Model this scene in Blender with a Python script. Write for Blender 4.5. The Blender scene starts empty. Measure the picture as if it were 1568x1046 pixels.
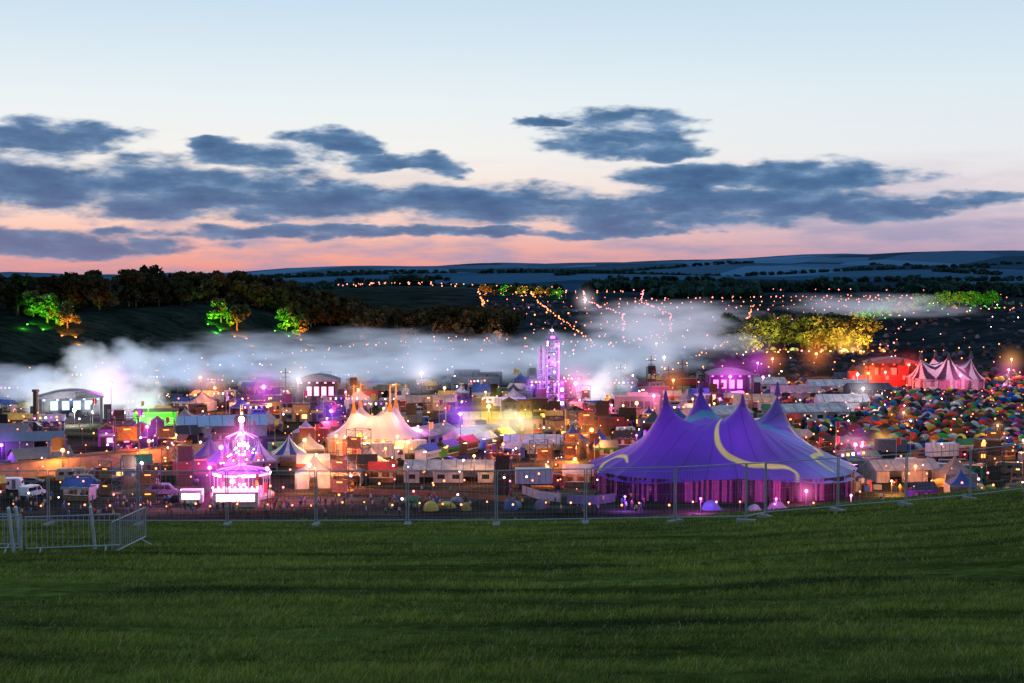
import bpy, math, random
import numpy as np
from mathutils import Vector, Matrix
random.seed(7); rng=np.random.default_rng(7)
scene=bpy.context.scene
COL=scene.collection
def lin(c):
    c=c/255.0
    return c/12.92 if c<=0.04045 else ((c+0.055)/1.055)**2.4
def C(r,g,b): return (lin(r),lin(g),lin(b))
def smooth(t):
    t=np.clip(t,0,1); return t*t*(3-2*t)
# ---------------------------------------------------------------- terrain
def sines(x,y,L,seed):
    r=np.random.default_rng(seed); z=0
    for i in range(6):
        a=r.uniform(0,2*math.pi); l=L*(0.5+r.uniform(0,1)); p=r.uniform(0,6.28)
        z=z+np.sin((x*math.cos(a)+y*math.sin(a))/l*6.283+p)
    return z/3.0
def H(x,y):
    x=np.asarray(x,float); y=np.asarray(y,float)
    zn=40.95-0.145*y+0.07*np.logaddexp(0,(np.minimum(x,40)-6)/3)*3
    zn=zn+0.05*sines(x,y,9,3)*smooth((70-y)/10)
    yc=57+10*smooth((x-4)/20)
    t=np.maximum(0,y-yc)
    zn=zn-np.where(t<25,0.005*t*t,3.125+0.25*(t-25))
    zv=0.033*np.clip(y-620,0,600)
    w=smooth((y-1300)/600)
    zv=zv*(1-w)+w*6
    zv=zv+smooth((y-1800)/6500)*(44+0.025*np.clip(x,-3000,3000))
    zv=zv+w*(5+np.minimum(y,8000)*0.0026)*sines(x,y,2200,11)
    s=y-(540+(x+190)*1.2)
    zv=zv+22*smooth(s/120)*smooth((-x-50)/120)*(1-smooth((y-800)/350))
    zv=zv+6*smooth((y-900)/300)*np.exp(-((x+90)/90)**2)*(1-w)
    zv=zv+10*smooth((x-190)/80)*smooth((y-520)/120)*(1-w)*(1-smooth((y-900)/200))
    zv=zv+0.35*sines(x,y,130,5)*smooth((y-180)/60)
    k=1.5
    return np.logaddexp(zn/k,zv/k)*k
def Hz(x,y): return float(H(x,y))
# ---------------------------------------------------------------- materials
MATS={}
def mat(name,col,rough=0.8,em=None,es=0.0,var=0.25,scale=1.5,spec=0.3,transl=0.0,metal=0.0,attr=None,objrand=False,tone=False):
    if name in MATS: return MATS[name]
    m=bpy.data.materials.new(name); m.use_nodes=True; nt=m.node_tree; N=nt.nodes; L=nt.links
    b=N['Principled BSDF']; out=N['Material Output']
    b.inputs['Roughness'].default_value=rough; b.inputs['Metallic'].default_value=metal
    b.inputs['Specular IOR Level'].default_value=spec
    if attr:
        a=N.new('ShaderNodeAttribute'); a.attribute_name=attr; src=a.outputs['Color']
    elif objrand:
        oi=N.new('ShaderNodeObjectInfo'); r=N.new('ShaderNodeValToRGB'); r.color_ramp.interpolation='CONSTANT'
        cols=objrand
        while len(r.color_ramp.elements)<len(cols): r.color_ramp.elements.new(0.5)
        for i,c in enumerate(cols):
            r.color_ramp.elements[i].position=i/len(cols); r.color_ramp.elements[i].color=(*c,1)
        L.new(oi.outputs['Random'],r.inputs[0]); src=r.outputs[0]
    else:
        rg=N.new('ShaderNodeRGB'); rg.outputs[0].default_value=(*col,1); src=rg.outputs[0]
    tc=N.new('ShaderNodeTexCoord'); nz=N.new('ShaderNodeTexNoise'); nz.inputs['Scale'].default_value=scale; nz.inputs['Detail'].default_value=4
    L.new(tc.outputs['Object'],nz.inputs['Vector'])
    mr=N.new('ShaderNodeMapRange'); mr.inputs[1].default_value=0.3; mr.inputs[2].default_value=0.7; mr.inputs[3].default_value=1-var; mr.inputs[4].default_value=1+var*0.5
    L.new(nz.outputs[0],mr.inputs[0])
    vm=N.new('ShaderNodeVectorMath'); vm.operation='SCALE'
    L.new(src,vm.inputs[0]); L.new(mr.outputs[0],vm.inputs['Scale'])
    res=vm.outputs[0]
    if tone:   # every object gets its own age / dirt tone
        oi=N.new('ShaderNodeObjectInfo'); m2=N.new('ShaderNodeMapRange'); m2.inputs[3].default_value=0.3; m2.inputs[4].default_value=1.1; L.new(oi.outputs['Random'],m2.inputs[0])
        v2_=N.new('ShaderNodeVectorMath'); v2_.operation='SCALE'; L.new(res,v2_.inputs[0]); L.new(m2.outputs[0],v2_.inputs['Scale']); res=v2_.outputs[0]
    L.new(res,b.inputs['Base Color'])
    if em:
        b.inputs['Emission Color'].default_value=(*em,1); b.inputs['Emission Strength'].default_value=es
    if transl>0:
        t=N.new('ShaderNodeBsdfTranslucent'); L.new(res,t.inputs['Color'])
        mx=N.new('ShaderNodeMixShader'); mx.inputs[0].default_value=transl
        L.new(b.outputs[0],mx.inputs[1]); L.new(t.outputs[0],mx.inputs[2]); L.new(mx.outputs[0],out.inputs['Surface'])
    MATS[name]=m; return m
def emat(name,col,s,sample=False):
    m=mat(name,(0.1,0.1,0.1),em=col,es=s)
    if not sample: m.cycles.emission_sampling='NONE'
    return m
# ---------------------------------------------------------------- mesh builder
class MB:
    def __init__(s): s.v=[]; s.f=[]; s.m=[]; s.mats=[]
    def mi(s,m):
        if m not in s.mats: s.mats.append(m)
        return s.mats.index(m)
    def add(s,vs,fs,m):
        o=len(s.v); s.v+= [tuple(p) for p in vs]; i=s.mi(m)
        for f in fs: s.f.append(tuple(o+k for k in f)); s.m.append(i)
    def box(s,cx,cy,z0,sx,sy,sz,m,rot=0.0):
        c,sn=math.cos(rot),math.sin(rot); vs=[]
        for z in (z0,z0+sz):
            for (a,b) in ((-1,-1),(1,-1),(1,1),(-1,1)):
                X=a*sx/2;Y=b*sy/2; vs.append((cx+X*c-Y*sn,cy+X*sn+Y*c,z))
        s.add(vs,[(3,2,1,0),(4,5,6,7),(0,1,5,4),(1,2,6,5),(2,3,7,6),(3,0,4,7)],m)
    def cyl(s,p0,p1,r0,r1,n,m,caps=True):
        p0=Vector(p0);p1=Vector(p1); d=(p1-p0).normalized()
        u=d.orthogonal().normalized(); w=d.cross(u); vs=[]
        for p,r in ((p0,r0),(p1,r1)):
            for i in range(n):
                a=2*math.pi*i/n; vs.append(p+(u*math.cos(a)+w*math.sin(a))*r)
        fs=[(i,(i+1)%n,n+(i+1)%n,n+i) for i in range(n)]
        if caps: fs+=[tuple(range(n-1,-1,-1)),tuple(range(n,2*n))]
        s.add(vs,fs,m)
    def ball(s,c,r,m,n=6,k=4,sz=1.0):
        vs=[(c[0],c[1],c[2]-r*sz)]
        for j in range(1,k):
            ph=-math.pi/2+math.pi*j/k
            for i in range(n):
                a=2*math.pi*i/n; vs.append((c[0]+r*math.cos(ph)*math.cos(a),c[1]+r*math.cos(ph)*math.sin(a),c[2]+r*sz*math.sin(ph)))
        vs.append((c[0],c[1],c[2]+r*sz)); fs=[]
        for i in range(n): fs.append((0,1+(i+1)%n,1+i))
        for j in range(k-2):
            for i in range(n):
                a=1+j*n+i;b=1+j*n+(i+1)%n; fs.append((a,b,b+n,a+n))
        t=len(vs)-1;o=1+(k-2)*n
        for i in range(n): fs.append((o+i,o+(i+1)%n,t))
        s.add(vs,fs,m)
    def extr(s,prof,y0,y1,m):
        n=len(prof); vs=[(p[0],y0,p[1]) for p in prof]+[(p[0],y1,p[1]) for p in prof]
        fs=[(i,(i+1)%n,n+(i+1)%n,n+i) for i in range(n)]+[tuple(range(n-1,-1,-1)),tuple(range(n,2*n))]
        s.add(vs,fs,m)
    def mesh(s,name):
        me=bpy.data.meshes.new(name); me.from_pydata(s.v,[],s.f)
        for m in s.mats: me.materials.append(m)
        me.polygons.foreach_set('material_index',s.m); me.update(); return me
    def obj(s,name,loc=(0,0,0),rz=0,parent=None):
        return inst(s.mesh(name),name,loc,rz,parent)
def inst(me,name,loc=(0,0,0),rz=0,parent=None,sc=None):
    o=bpy.data.objects.new(name,me); o.location=loc; o.rotation_euler=(0,0,rz)
    if sc: o.scale=sc
    if parent: o.parent=parent
    COL.objects.link(o); return o
def npmesh(name,V,F,mats,mi=None,col=None,smoothf=False):
    me=bpy.data.meshes.new(name); V=np.asarray(V,np.float32); F=np.asarray(F,np.int32)
    k=F.shape[1]; me.vertices.add(len(V)); me.vertices.foreach_set('co',V.ravel())
    me.loops.add(F.size); me.loops.foreach_set('vertex_index',F.ravel())
    me.polygons.add(len(F)); me.polygons.foreach_set('loop_start',np.arange(0,F.size,k,dtype=np.int32))
    for m in mats: me.materials.append(m)
    if mi is not None: me.polygons.foreach_set('material_index',np.asarray(mi,np.int32))
    if smoothf: me.polygons.foreach_set('use_smooth',np.ones(len(F),bool))
    me.update(calc_edges=True)
    if col is not None:
        a=me.color_attributes.new('Col','FLOAT_COLOR','POINT')
        c=np.ones((len(V),4),np.float32); c[:,:3]=col; a.data.foreach_set('color',c.ravel())
    return me
# ---------------------------------------------------------------- world sky
w=bpy.data.worlds.new("World"); scene.world=w; w.use_nodes=True
nt=w.node_tree; N=nt.nodes; L=nt.links; bg=N['Background']
def math_(op,a,b=None,c=None,clamp=False):
    n=N.new('ShaderNodeMath'); n.operation=op; n.use_clamp=clamp
    for i,v in enumerate((a,b,c)):
        if v is None: continue
        if isinstance(v,(int,float)): n.inputs[i].default_value=v
        else: L.new(v,n.inputs[i])
    return n.outputs[0]
def mixc(f,a,b,mode='MIX'):
    n=N.new('ShaderNodeMix'); n.data_type='RGBA'; n.blend_type=mode
    for i,v in ((0,f),(6,a),(7,b)):
        if isinstance(v,(int,float)): n.inputs[i].default_value=v
        elif isinstance(v,tuple): n.inputs[i].default_value=(*v,1)
        else: L.new(v,n.inputs[i])
    return n.outputs[2]
tc=N.new('ShaderNodeTexCoord'); sp=N.new('ShaderNodeSeparateXYZ'); L.new(tc.outputs['Generated'],sp.inputs[0])
az=math_('ARCTAN2',sp.outputs[0],sp.outputs[1]); el=math_('ARCSINE',sp.outputs[2])
def ramp(fac,stops,interp='LINEAR'):
    r=N.new('ShaderNodeValToRGB'); r.color_ramp.interpolation=interp
    while len(r.color_ramp.elements)<len(stops): r.color_ramp.elements.new(0.5)
    for e,(p,c) in zip(r.color_ramp.elements,stops): e.position=p; e.color=(*c,1)
    L.new(fac,r.inputs[0]); return r.outputs[0]
elf=math_('MULTIPLY_ADD',el,2.0,0.1,clamp=True)
def ep(py): return (410-py)/2178*2.0+0.1
stops=[(0.0,C(60,80,110)),(ep(430),C(185,140,150)),(ep(408),C(236,158,150)),(ep(380),C(245,178,164)),(ep(345),C(250,206,190)),
       (ep(300),C(251,230,217)),(ep(240),C(245,242,238)),(ep(160),C(233,242,245)),(ep(0),C(198,222,240)),(0.75,C(180,212,240)),(1.0,C(160,198,238))]
skyL=ramp(elf,stops)
stopsR=[(0.0,C(60,80,110)),(ep(420),C(150,142,172)),(ep(388),C(182,158,184)),(ep(355),C(198,180,198)),(ep(325),C(217,200,210)),
       (ep(285),C(232,222,226)),(ep(235),C(232,235,238)),(ep(150),C(223,236,243)),(ep(0),C(196,220,239)),(0.75,C(180,212,240)),(1.0,C(160,198,238))]
skyR=ramp(elf,stopsR)
fr=N.new('ShaderNodeMapRange'); fr.interpolation_type='SMOOTHSTEP'; fr.inputs[1].default_value=-0.1; fr.inputs[2].default_value=0.36; L.new(az,fr.inputs[0])
base=mixc(fr.outputs[0],skyL,skyR)
ns=N.new('ShaderNodeTexSky'); ns.sky_type='NISHITA'; ns.sun_disc=False; ns.sun_elevation=math.radians(1.0); ns.sun_rotation=math.radians(-25)
nsc=N.new('ShaderNodeVectorMath'); nsc.operation='SCALE'; L.new(ns.outputs[0],nsc.inputs[0]); nsc.inputs['Scale'].default_value=0.0015
cb=N.new('ShaderNodeCombineXYZ'); L.new(az,cb.inputs[0]); L.new(el,cb.inputs[1])
def vmath(op,a,b=None,c=None):
    n=N.new('ShaderNodeVectorMath'); n.operation=op
    for i,v in enumerate((a,b,c)):
        if v is None: continue
        if isinstance(v,tuple): n.inputs[i].default_value=v
        else: L.new(v,n.inputs[i])
    return n
def noise(vec,scale,detail,rough=0.55):
    n=N.new('ShaderNodeTexNoise'); n.noise_dimensions='2D'; n.inputs['Scale'].default_value=scale; n.inputs['Detail'].default_value=detail; n.inputs['Roughness'].default_value=rough
    L.new(vec,n.inputs['Vector']); return n
v1=vmath('MULTIPLY',cb.outputs[0],(1.0,2.6,1)).outputs[0]
nd=noise(v1,14,4,0.6)
off=vmath('SUBTRACT',nd.outputs['Color'],(0.5,0.5,0.5)).outputs[0]
P=vmath('MULTIPLY_ADD',off,(0.085,0.018,0),cb.outputs[0]).outputs[0]
def ell(px,py,rx,ry):
    cx=math.atan((px-784)/2178); cy=math.atan((410-py)/2178); a=2178/rx; b=2178/ry
    q=vmath('MULTIPLY_ADD',P,(a,b,0),(-cx*a,-cy*b,0)).outputs[0]
    n=N.new('ShaderNodeVectorMath'); n.operation='DOT_PRODUCT'; L.new(q,n.inputs[0]); L.new(q,n.inputs[1])
    return math_('SUBTRACT',1.0,n.outputs['Value'])
E=[(30,216,160,24),(60,288,400,46),(260,302,340,36),(480,308,310,34),(700,312,340,32),(900,322,280,26),(330,222,60,11),(400,242,100,22),(520,224,76,24),(570,252,90,14),
   (665,257,66,17),(950,208,122,38),(1000,236,84,16),(820,188,60,8),(1060,272,140,18),(1250,276,150,27),(1180,312,310,34),(1400,318,150,18),(1040,338,260,18),
   (70,374,250,22),(430,357,330,10),(800,356,300,9),(-250,300,300,50),(1750,330,120,14)]
cur=None
for e in E:
    x=ell(*e); cur=x if cur is None else math_('MAXIMUM',cur,x)
cur=math_('MAXIMUM',cur,-1.5)
v2=vmath('MULTIPLY',cb.outputs[0],(1.0,3.4,1)).outputs[0]
n2=noise(v2,20,6,0.55)
dens=math_('ADD',cur,math_('MULTIPLY_ADD',n2.outputs[0],2.6,-1.13))
mk=N.new('ShaderNodeMapRange'); mk.interpolation_type='SMOOTHSTEP'; mk.inputs[1].default_value=-0.15; mk.inputs[2].default_value=0.75; L.new(dens,mk.inputs[0])
n3=noise(v2,34,5,0.55)
core=math_('ADD',math_('MULTIPLY',dens,0.55),math_('MULTIPLY_ADD',n3.outputs[0],1.1,-0.5),clamp=True)
ccol=ramp(core,[(0.0,C(158,178,206)),(0.25,C(104,140,178)),(0.6,C(70,111,154)),(1.0,C(52,92,138))])
hz=N.new('ShaderNodeMapRange'); hz.inputs[1].default_value=0.055; hz.inputs[2].default_value=0.0; hz.inputs[3].default_value=0.0; hz.inputs[4].default_value=0.6; L.new(el,hz.inputs[0])
ccol=mixc(hz.outputs[0],ccol,C(122,128,164))
n4=noise(vmath('MULTIPLY',cb.outputs[0],(1,6,1)).outputs[0],9,5,0.6)
wz=N.new('ShaderNodeMapRange'); wz.inputs[1].default_value=0.44; wz.inputs[2].default_value=0.66; wz.inputs[3].default_value=0; wz.inputs[4].default_value=0.65; L.new(n4.outputs[0],wz.inputs[0])
wl=N.new('ShaderNodeMapRange'); wl.inputs[1].default_value=0.08; wl.inputs[2].default_value=0.02; L.new(el,wl.inputs[0])
base=mixc(math_('MULTIPLY',wz.outputs[0],wl.outputs[0]),base,C(145,150,186))
skyc=mixc(math_('MULTIPLY',mk.outputs[0],0.97),base,ccol)
add=vmath('ADD',skyc,nsc.outputs[0])
L.new(add.outputs[0],bg.inputs[0]); bg.inputs[1].default_value=1.0
sun=bpy.data.lights.new('sun','SUN'); sun.energy=0.15; sun.angle=math.radians(10); sun.color=(1,0.7,0.55)
so=bpy.data.objects.new('sun',sun); COL.objects.link(so); so.rotation_euler=(math.radians(75),0,math.radians(-160))
# ---------------------------------------------------------------- ground sheet
xs=np.arange(-252,252.1,3.5); g=252*1.1**np.arange(1,41); xs=np.concatenate([-g[::-1],xs,g])
ys=np.concatenate([np.arange(-60,84,1.0),np.arange(84,700,4.0),700*1.02**np.arange(0,156)])
X,Y=np.meshgrid(xs,ys); Z=H(X,Y)
nx,ny=len(xs),len(ys); V=np.stack([X,Y,Z],-1).reshape(-1,3)
idx=np.arange(nx*ny).reshape(ny,nx); F=np.stack([idx[:-1,:-1],idx[:-1,1:],idx[1:,1:],idx[1:,:-1]],-1).reshape(-1,4)
x,y=V[:,0],V[:,1]
def mixn(a,b,t): t=np.asarray(t)[:,None]; return a*(1-t)+b*t
col=np.tile(np.array([0.040,0.056,0.012]),(len(V),1))
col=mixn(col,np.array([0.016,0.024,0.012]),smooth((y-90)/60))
dirt=np.array([0.036,0.029,0.027]); col=mixn(col,dirt,smooth((y-215)/20)*(0.65+0.35*np.clip(sines(x,y,60,8),-1,1)))
def lane(c0,k,wd): return np.exp(-((y-(c0+k*x))/wd)**2)
path=np.exp(-((y-(262+0.25*(x+20)))/4)**2)*smooth((x+75)/10)*smooth((35-x)/10)
path=np.maximum(path,lane(308,.12,3)*smooth((10-x)/10)*smooth((x+130)/10)); path=np.maximum(path,lane(358,-.05,3)*smooth((120-x)/10)*smooth((x+150)/10))
col=mixn(col,np.array([0.12,0.088,0.062]),path*0.8)
s=y-(540+(x+190)*1.2)
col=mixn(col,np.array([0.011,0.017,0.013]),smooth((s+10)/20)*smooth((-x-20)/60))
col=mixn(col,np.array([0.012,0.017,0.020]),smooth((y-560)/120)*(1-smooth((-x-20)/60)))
col=mixn(col,np.array([0.019,0.055,0.095]),smooth((y-1150)/500))  # from here outward, aerial haze is painted into the ground as blue
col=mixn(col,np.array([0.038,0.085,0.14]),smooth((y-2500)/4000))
gm=bpy.data.materials.new('terrain'); gm.use_nodes=True; nt2=gm.node_tree
def build_ground():
    N=nt2.nodes;L=nt2.links;b=N['Principled BSDF']; b.inputs['Roughness'].default_value=0.95; b.inputs['Specular IOR Level'].default_value=0.0
    a=N.new('ShaderNodeAttribute'); a.attribute_name='Col'
    geo=N.new('ShaderNodeNewGeometry'); sp=N.new('ShaderNodeSeparateXYZ'); L.new(geo.outputs['Position'],sp.inputs[0])
    def nz(sc,det,vec=None):
        n=N.new('ShaderNodeTexNoise'); n.inputs['Scale'].default_value=sc; n.inputs['Detail'].default_value=det; L.new(vec or geo.outputs['Position'],n.inputs['Vector']); return n.outputs[0]
    def mr(v,a0,a1,b0,b1):
        n=N.new('ShaderNodeMapRange'); n.inputs[1].default_value=a0;n.inputs[2].default_value=a1;n.inputs[3].default_value=b0;n.inputs[4].default_value=b1; L.new(v,n.inputs[0]); return n.outputs[0]
    def mul(x,y):
        n=N.new('ShaderNodeMath'); n.operation='MULTIPLY'; L.new(x,n.inputs[0]); L.new(y,n.inputs[1]); return n.outputs[0]
    st=N.new('ShaderNodeVectorMath'); st.operation='MULTIPLY'; st.inputs[1].default_value=(0.12,1,1); L.new(geo.outputs['Position'],st.inputs[0])
    f=mul(mr(nz(3.0,6),0.3,0.7,0.5,1.5),mr(nz(0.55,3,st.outputs[0]),0.35,0.65,0.5,1.4))
    f2=mr(nz(0.05,5),0.35,0.65,0.6,1.4)
    f=mul(f,f2)
    vo=N.new('ShaderNodeTexVoronoi'); vo.inputs['Scale'].default_value=1.0
    vs=N.new('ShaderNodeVectorMath'); vs.operation='MULTIPLY'; vs.inputs[1].default_value=(1/420,1/600,0); L.new(geo.outputs['Position'],vs.inputs[0]); L.new(vs.outputs[0],vo.inputs['Vector'])
    sc=N.new('ShaderNodeSeparateColor'); L.new(vo.outputs['Color'],sc.inputs[0])
    fld=mr(sc.outputs[0],0.2,1,0.5,1.7)
    far=mr(sp.outputs[1],1150,1500,0,1)
    mx=N.new('ShaderNodeMix'); L.new(far,mx.inputs[0]); L.new(f,mx.inputs[2]); L.new(fld,mx.inputs[3])
    vm=N.new('ShaderNodeVectorMath'); vm.operation='SCALE'; L.new(a.outputs['Color'],vm.inputs[0]); L.new(mx.outputs[0],vm.inputs['Scale'])
    L.new(vm.outputs[0],b.inputs['Base Color'])
build_ground()
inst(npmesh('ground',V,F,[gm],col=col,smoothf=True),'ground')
# ---------------------------------------------------------------- grass blades
nb=640000
u=rng.random(nb); yy=8.0*np.exp(u*math.log(70/8.0)); xx=(rng.random(nb)*2-1)*(0.43*yy+1.5)
keep=yy<(60+10*smooth((xx-4)/20)); xx=xx[keep];yy=yy[keep]; nb=len(xx)
zz=H(xx,yy)
def band(x,y):
    t=y-0.12*x+0.5*np.sin(x*.21+1)
    wv=2.3*t+1.4*np.sin(x*0.11)+0.9*np.sin(x*0.31+t*0.2)
    r=np.sin(wv)+0.6*np.sin(wv*1.83+2)
    g=sines(x*.35,y,3.0,41)+.7*sines(x*.6,y,1.1,42)
    ln=np.clip(np.sin(t*1.1+.5*np.sin(x*.1))-.7,0,1)*3.3*np.clip(.35+sines(x*.4,y*.3,5,43),0,1)  # mower / tyre furrows that come and go
    return np.clip(0.56+0.17*r+0.27*g-0.85*ln,0,1)
bd=band(xx,yy); cl=np.clip(0.5+0.4*sines(xx,yy,1.3,21)+0.35*sines(xx,yy,.42,22),0,1)
hgt=(0.018+0.05*bd*rng.random(nb)+0.055*cl*(.3+.7*bd))*(0.7+0.7*rng.random(nb))*(1+yy/150)
wd=0.0038*np.clip(yy/11,0.8,6)*(0.7+0.8*rng.random(nb))
an=rng.random(nb)*math.pi; dx=np.cos(an)*wd; dy=np.sin(an)*wd*0.5
lean=rng.normal(0,0.6,(nb,2))*hgt[:,None]; lean[:,0]+=hgt*0.3
B=np.stack([xx,yy,zz-0.01],-1)
v0=B+np.stack([-dx,-dy,0*dx],-1); v1_=B+np.stack([dx,dy,0*dx],-1); v2_=B+np.stack([lean[:,0],lean[:,1],hgt],-1)
GV=np.stack([v0,v1_,v2_],1).reshape(-1,3); GF=np.arange(nb*3).reshape(-1,3)
ga=np.array([0.11,0.19,0.020]); gb=np.array([0.29,0.32,0.055]); gd=np.array([0.022,0.042,0.013])
t=np.clip(rng.random(nb)*0.6+0.5*cl-0.1,0,1)
gc=mixn(ga,gb,t); gc=mixn(gd,gc,np.clip(0.0+1.2*bd,0.03,1))
gc=gc*(0.45+1.0*rng.random(nb))[:,None]
dry=rng.random(nb)<0.04; gc[dry]=np.array([0.36,0.30,0.14])
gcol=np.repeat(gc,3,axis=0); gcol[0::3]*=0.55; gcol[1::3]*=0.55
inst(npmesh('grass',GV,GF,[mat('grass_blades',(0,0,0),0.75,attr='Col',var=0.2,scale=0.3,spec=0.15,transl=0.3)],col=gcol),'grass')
# ---------------------------------------------------------------- common mats
steel=mat('galvanised_steel',(0.45,0.47,0.5),0.4,metal=0.6,var=0.2,scale=3)
fsteel=mat('weathered_steel',(0.25,0.28,0.31),0.5,metal=0.5,var=0.2,scale=3)
dsteel=mat('dark_steel',(0.05,0.05,0.06),0.5,metal=0.4)
concrete=mat('concrete',(0.2,0.19,0.18),0.9)
white=mat('white_paint',(0.55,0.55,0.58),0.5,var=0.2,tone=True)
canvas=mat('white_canvas',(0.52,0.51,0.54),0.8,var=0.35,scale=0.6,transl=0.35,tone=True)
cream=mat('cream_canvas',(0.5,0.40,0.27),0.8,var=0.25,scale=0.6,transl=0.35,tone=True)
tyre=mat('tyre',(0.02,0.02,0.02),0.9); glass=mat('window_glass',(0.02,0.025,0.03),0.1,spec=0.6)
wood=mat('timber',(0.2,0.1,0.05),0.85,var=0.4,scale=2); dwood=mat('dark_timber',(0.05,0.03,0.02),0.85,var=0.4,scale=2)
red=mat('red_paint',(0.35,0.03,0.03),0.5); blue=mat('blue_paint',(0.03,0.08,0.28),0.5); green=mat('green_paint',(0.04,0.2,0.06),0.6)
yellow=mat('yellow_paint',(0.5,0.35,0.05),0.6); terra=mat('terracotta_render',(0.36,0.2,0.13),0.9,var=0.4,scale=0.5); black=mat('black_cloth',(0.012,0.012,0.016),0.9)
greyp=mat('grey_panel',(0.10,0.11,0.13),0.7); teal=mat('teal_paint',(0.04,0.2,0.2),0.6); purple_p=mat('purple_paint',(0.15,0.04,0.3),0.6)
WARM=(1.0,0.40,0.09); ORG=(1.0,0.25,0.04); PINK=(1.0,0.18,0.50); MAG=(0.85,0.10,0.9); PUR=(0.38,0.08,1.0); BLU=(0.2,0.35,1.0); WHT=(1.0,0.85,0.9); GRN=(0.12,1.0,0.03); REDL=(1.0,0.05,0.03); YEL=(1.0,0.7,0.12)
e_warm=emat('lamp_warm',WARM,5); e_org=emat('lamp_orange',ORG,4.5); e_pink=emat('lamp_pink',PINK,5); e_mag=emat('lamp_magenta',MAG,5); e_pur=emat('lamp_purple',PUR,3)
e_wht=emat('lamp_white',WHT,8); e_blu=emat('lamp_blue',BLU,5); e_grn=emat('lamp_green',GRN,3); e_red=emat('lamp_red',REDL,4); e_yel=emat('lamp_yellow',YEL,5)
EM={WARM:e_warm,ORG:e_org,PINK:e_pink,MAG:e_mag,PUR:e_pur,WHT:e_wht,BLU:e_blu,GRN:e_grn,REDL:e_red,YEL:e_yel}
sl_warm=emat('stall_strip_warm',(1,.4,.1),13,True); sl_org=emat('stall_strip_orange',(1,.25,.05),13,True); sl_pink=emat('stall_strip_pink',(1,.2,.5),11,True); sl_wht=emat('stall_strip_white',(1,.8,.7),10,True)
s_warm=emat('bulb_warm',(1.0,0.25,0.07),5.0); s_pink=emat('bulb_pink',(1.0,0.20,0.22),4.8)
# ---------------------------------------------------------------- emissive balls imitating glow around strong lamps, and smoke
def volmat(name,kind,col,k,absd=0.0,nscale=3.0,er=0.75):
    m=bpy.data.materials.new(name); m.use_nodes=True; nt=m.node_tree; N=nt.nodes; L=nt.links; N.clear()
    try: m.cycles.volume_step_rate=1.6 if kind=='halo' else 1.2
    except Exception: pass
    out=N.new('ShaderNodeOutputMaterial'); em=N.new('ShaderNodeEmission'); tc=N.new('ShaderNodeTexCoord')
    ln=N.new('ShaderNodeVectorMath'); ln.operation='LENGTH'; L.new(tc.outputs['Object'],ln.inputs[0])
    def mt(op,a,b=None,clamp=False):
        n=N.new('ShaderNodeMath'); n.operation=op; n.use_clamp=clamp
        for i,v in enumerate((a,b)):
            if v is None: continue
            if isinstance(v,(int,float)): n.inputs[i].default_value=v
            else: L.new(v,n.inputs[i])
        return n.outputs[0]
    fall=mt('SUBTRACT',1.0,ln.outputs['Value'],True)
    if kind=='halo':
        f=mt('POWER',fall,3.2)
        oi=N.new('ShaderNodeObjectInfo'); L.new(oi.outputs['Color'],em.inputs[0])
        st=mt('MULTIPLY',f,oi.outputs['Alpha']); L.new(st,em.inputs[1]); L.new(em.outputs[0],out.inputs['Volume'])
    else:
        nz=N.new('ShaderNodeTexNoise'); nz.inputs['Scale'].default_value=nscale; nz.inputs['Detail'].default_value=3; nz.inputs['Roughness'].default_value=0.55
        mp=N.new('ShaderNodeVectorMath'); mp.operation='ADD'; mp.inputs[1].default_value=(random.uniform(0,50),)*3; L.new(tc.outputs['Object'],mp.inputs[0]); L.new(mp.outputs[0],nz.inputs['Vector'])
        # noise erodes the cloud more towards its edge
        e1=mt('ADD',mt('MULTIPLY',fall,1.2),mt('MULTIPLY',mt('SUBTRACT',nz.outputs[0],0.5),2.0)); e1=mt('SUBTRACT',e1,er-0.5)
        mr=N.new('ShaderNodeMapRange'); mr.interpolation_type='SMOOTHSTEP'; mr.inputs[1].default_value=0.0; mr.inputs[2].default_value=0.7; L.new(e1,mr.inputs[0])
        f=mt('MULTIPLY',mr.outputs[0],mt('MULTIPLY',fall,4.0,True))
        em.inputs[0].default_value=(*col,1); L.new(mt('MULTIPLY',f,k),em.inputs[1])  # smoke emits its own tint in place of scattered light
        ab=N.new('ShaderNodeVolumeAbsorption'); ab.inputs[0].default_value=(0,0,0,1); L.new(mt('MULTIPLY',f,absd),ab.inputs[1])
        ad=N.new('ShaderNodeAddShader'); L.new(em.outputs[0],ad.inputs[0]); L.new(ab.outputs[0],ad.inputs[1]); L.new(ad.outputs[0],out.inputs['Volume'])
    return m
sb=MB(); hm=volmat('lamp_glow','halo',None,0); sb.ball((0,0,0),1,hm,14,8); HALO=sb.mesh('lamp_glow')
def halo(x,y,z,R,colr,k,parent=None):  # self-glowing ball added around a lamp to imitate bloom
    o=inst(HALO,'lamp_glow',(x,y,z),0,None,(R,R,R)); o.color=(*colr,k/R); return o
def plight(x,y,z,colr,power,r=0.4,name='lamp_light',parent=None):
    l=bpy.data.lights.new(name,'POINT'); l.energy=power; l.color=colr; l.shadow_soft_size=r
    o=bpy.data.objects.new(name,l); o.location=(x,y,z); COL.objects.link(o)
    if parent: o.parent=parent; o.matrix_parent_inverse=Matrix.Translation(-parent.location)
    return o
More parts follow.
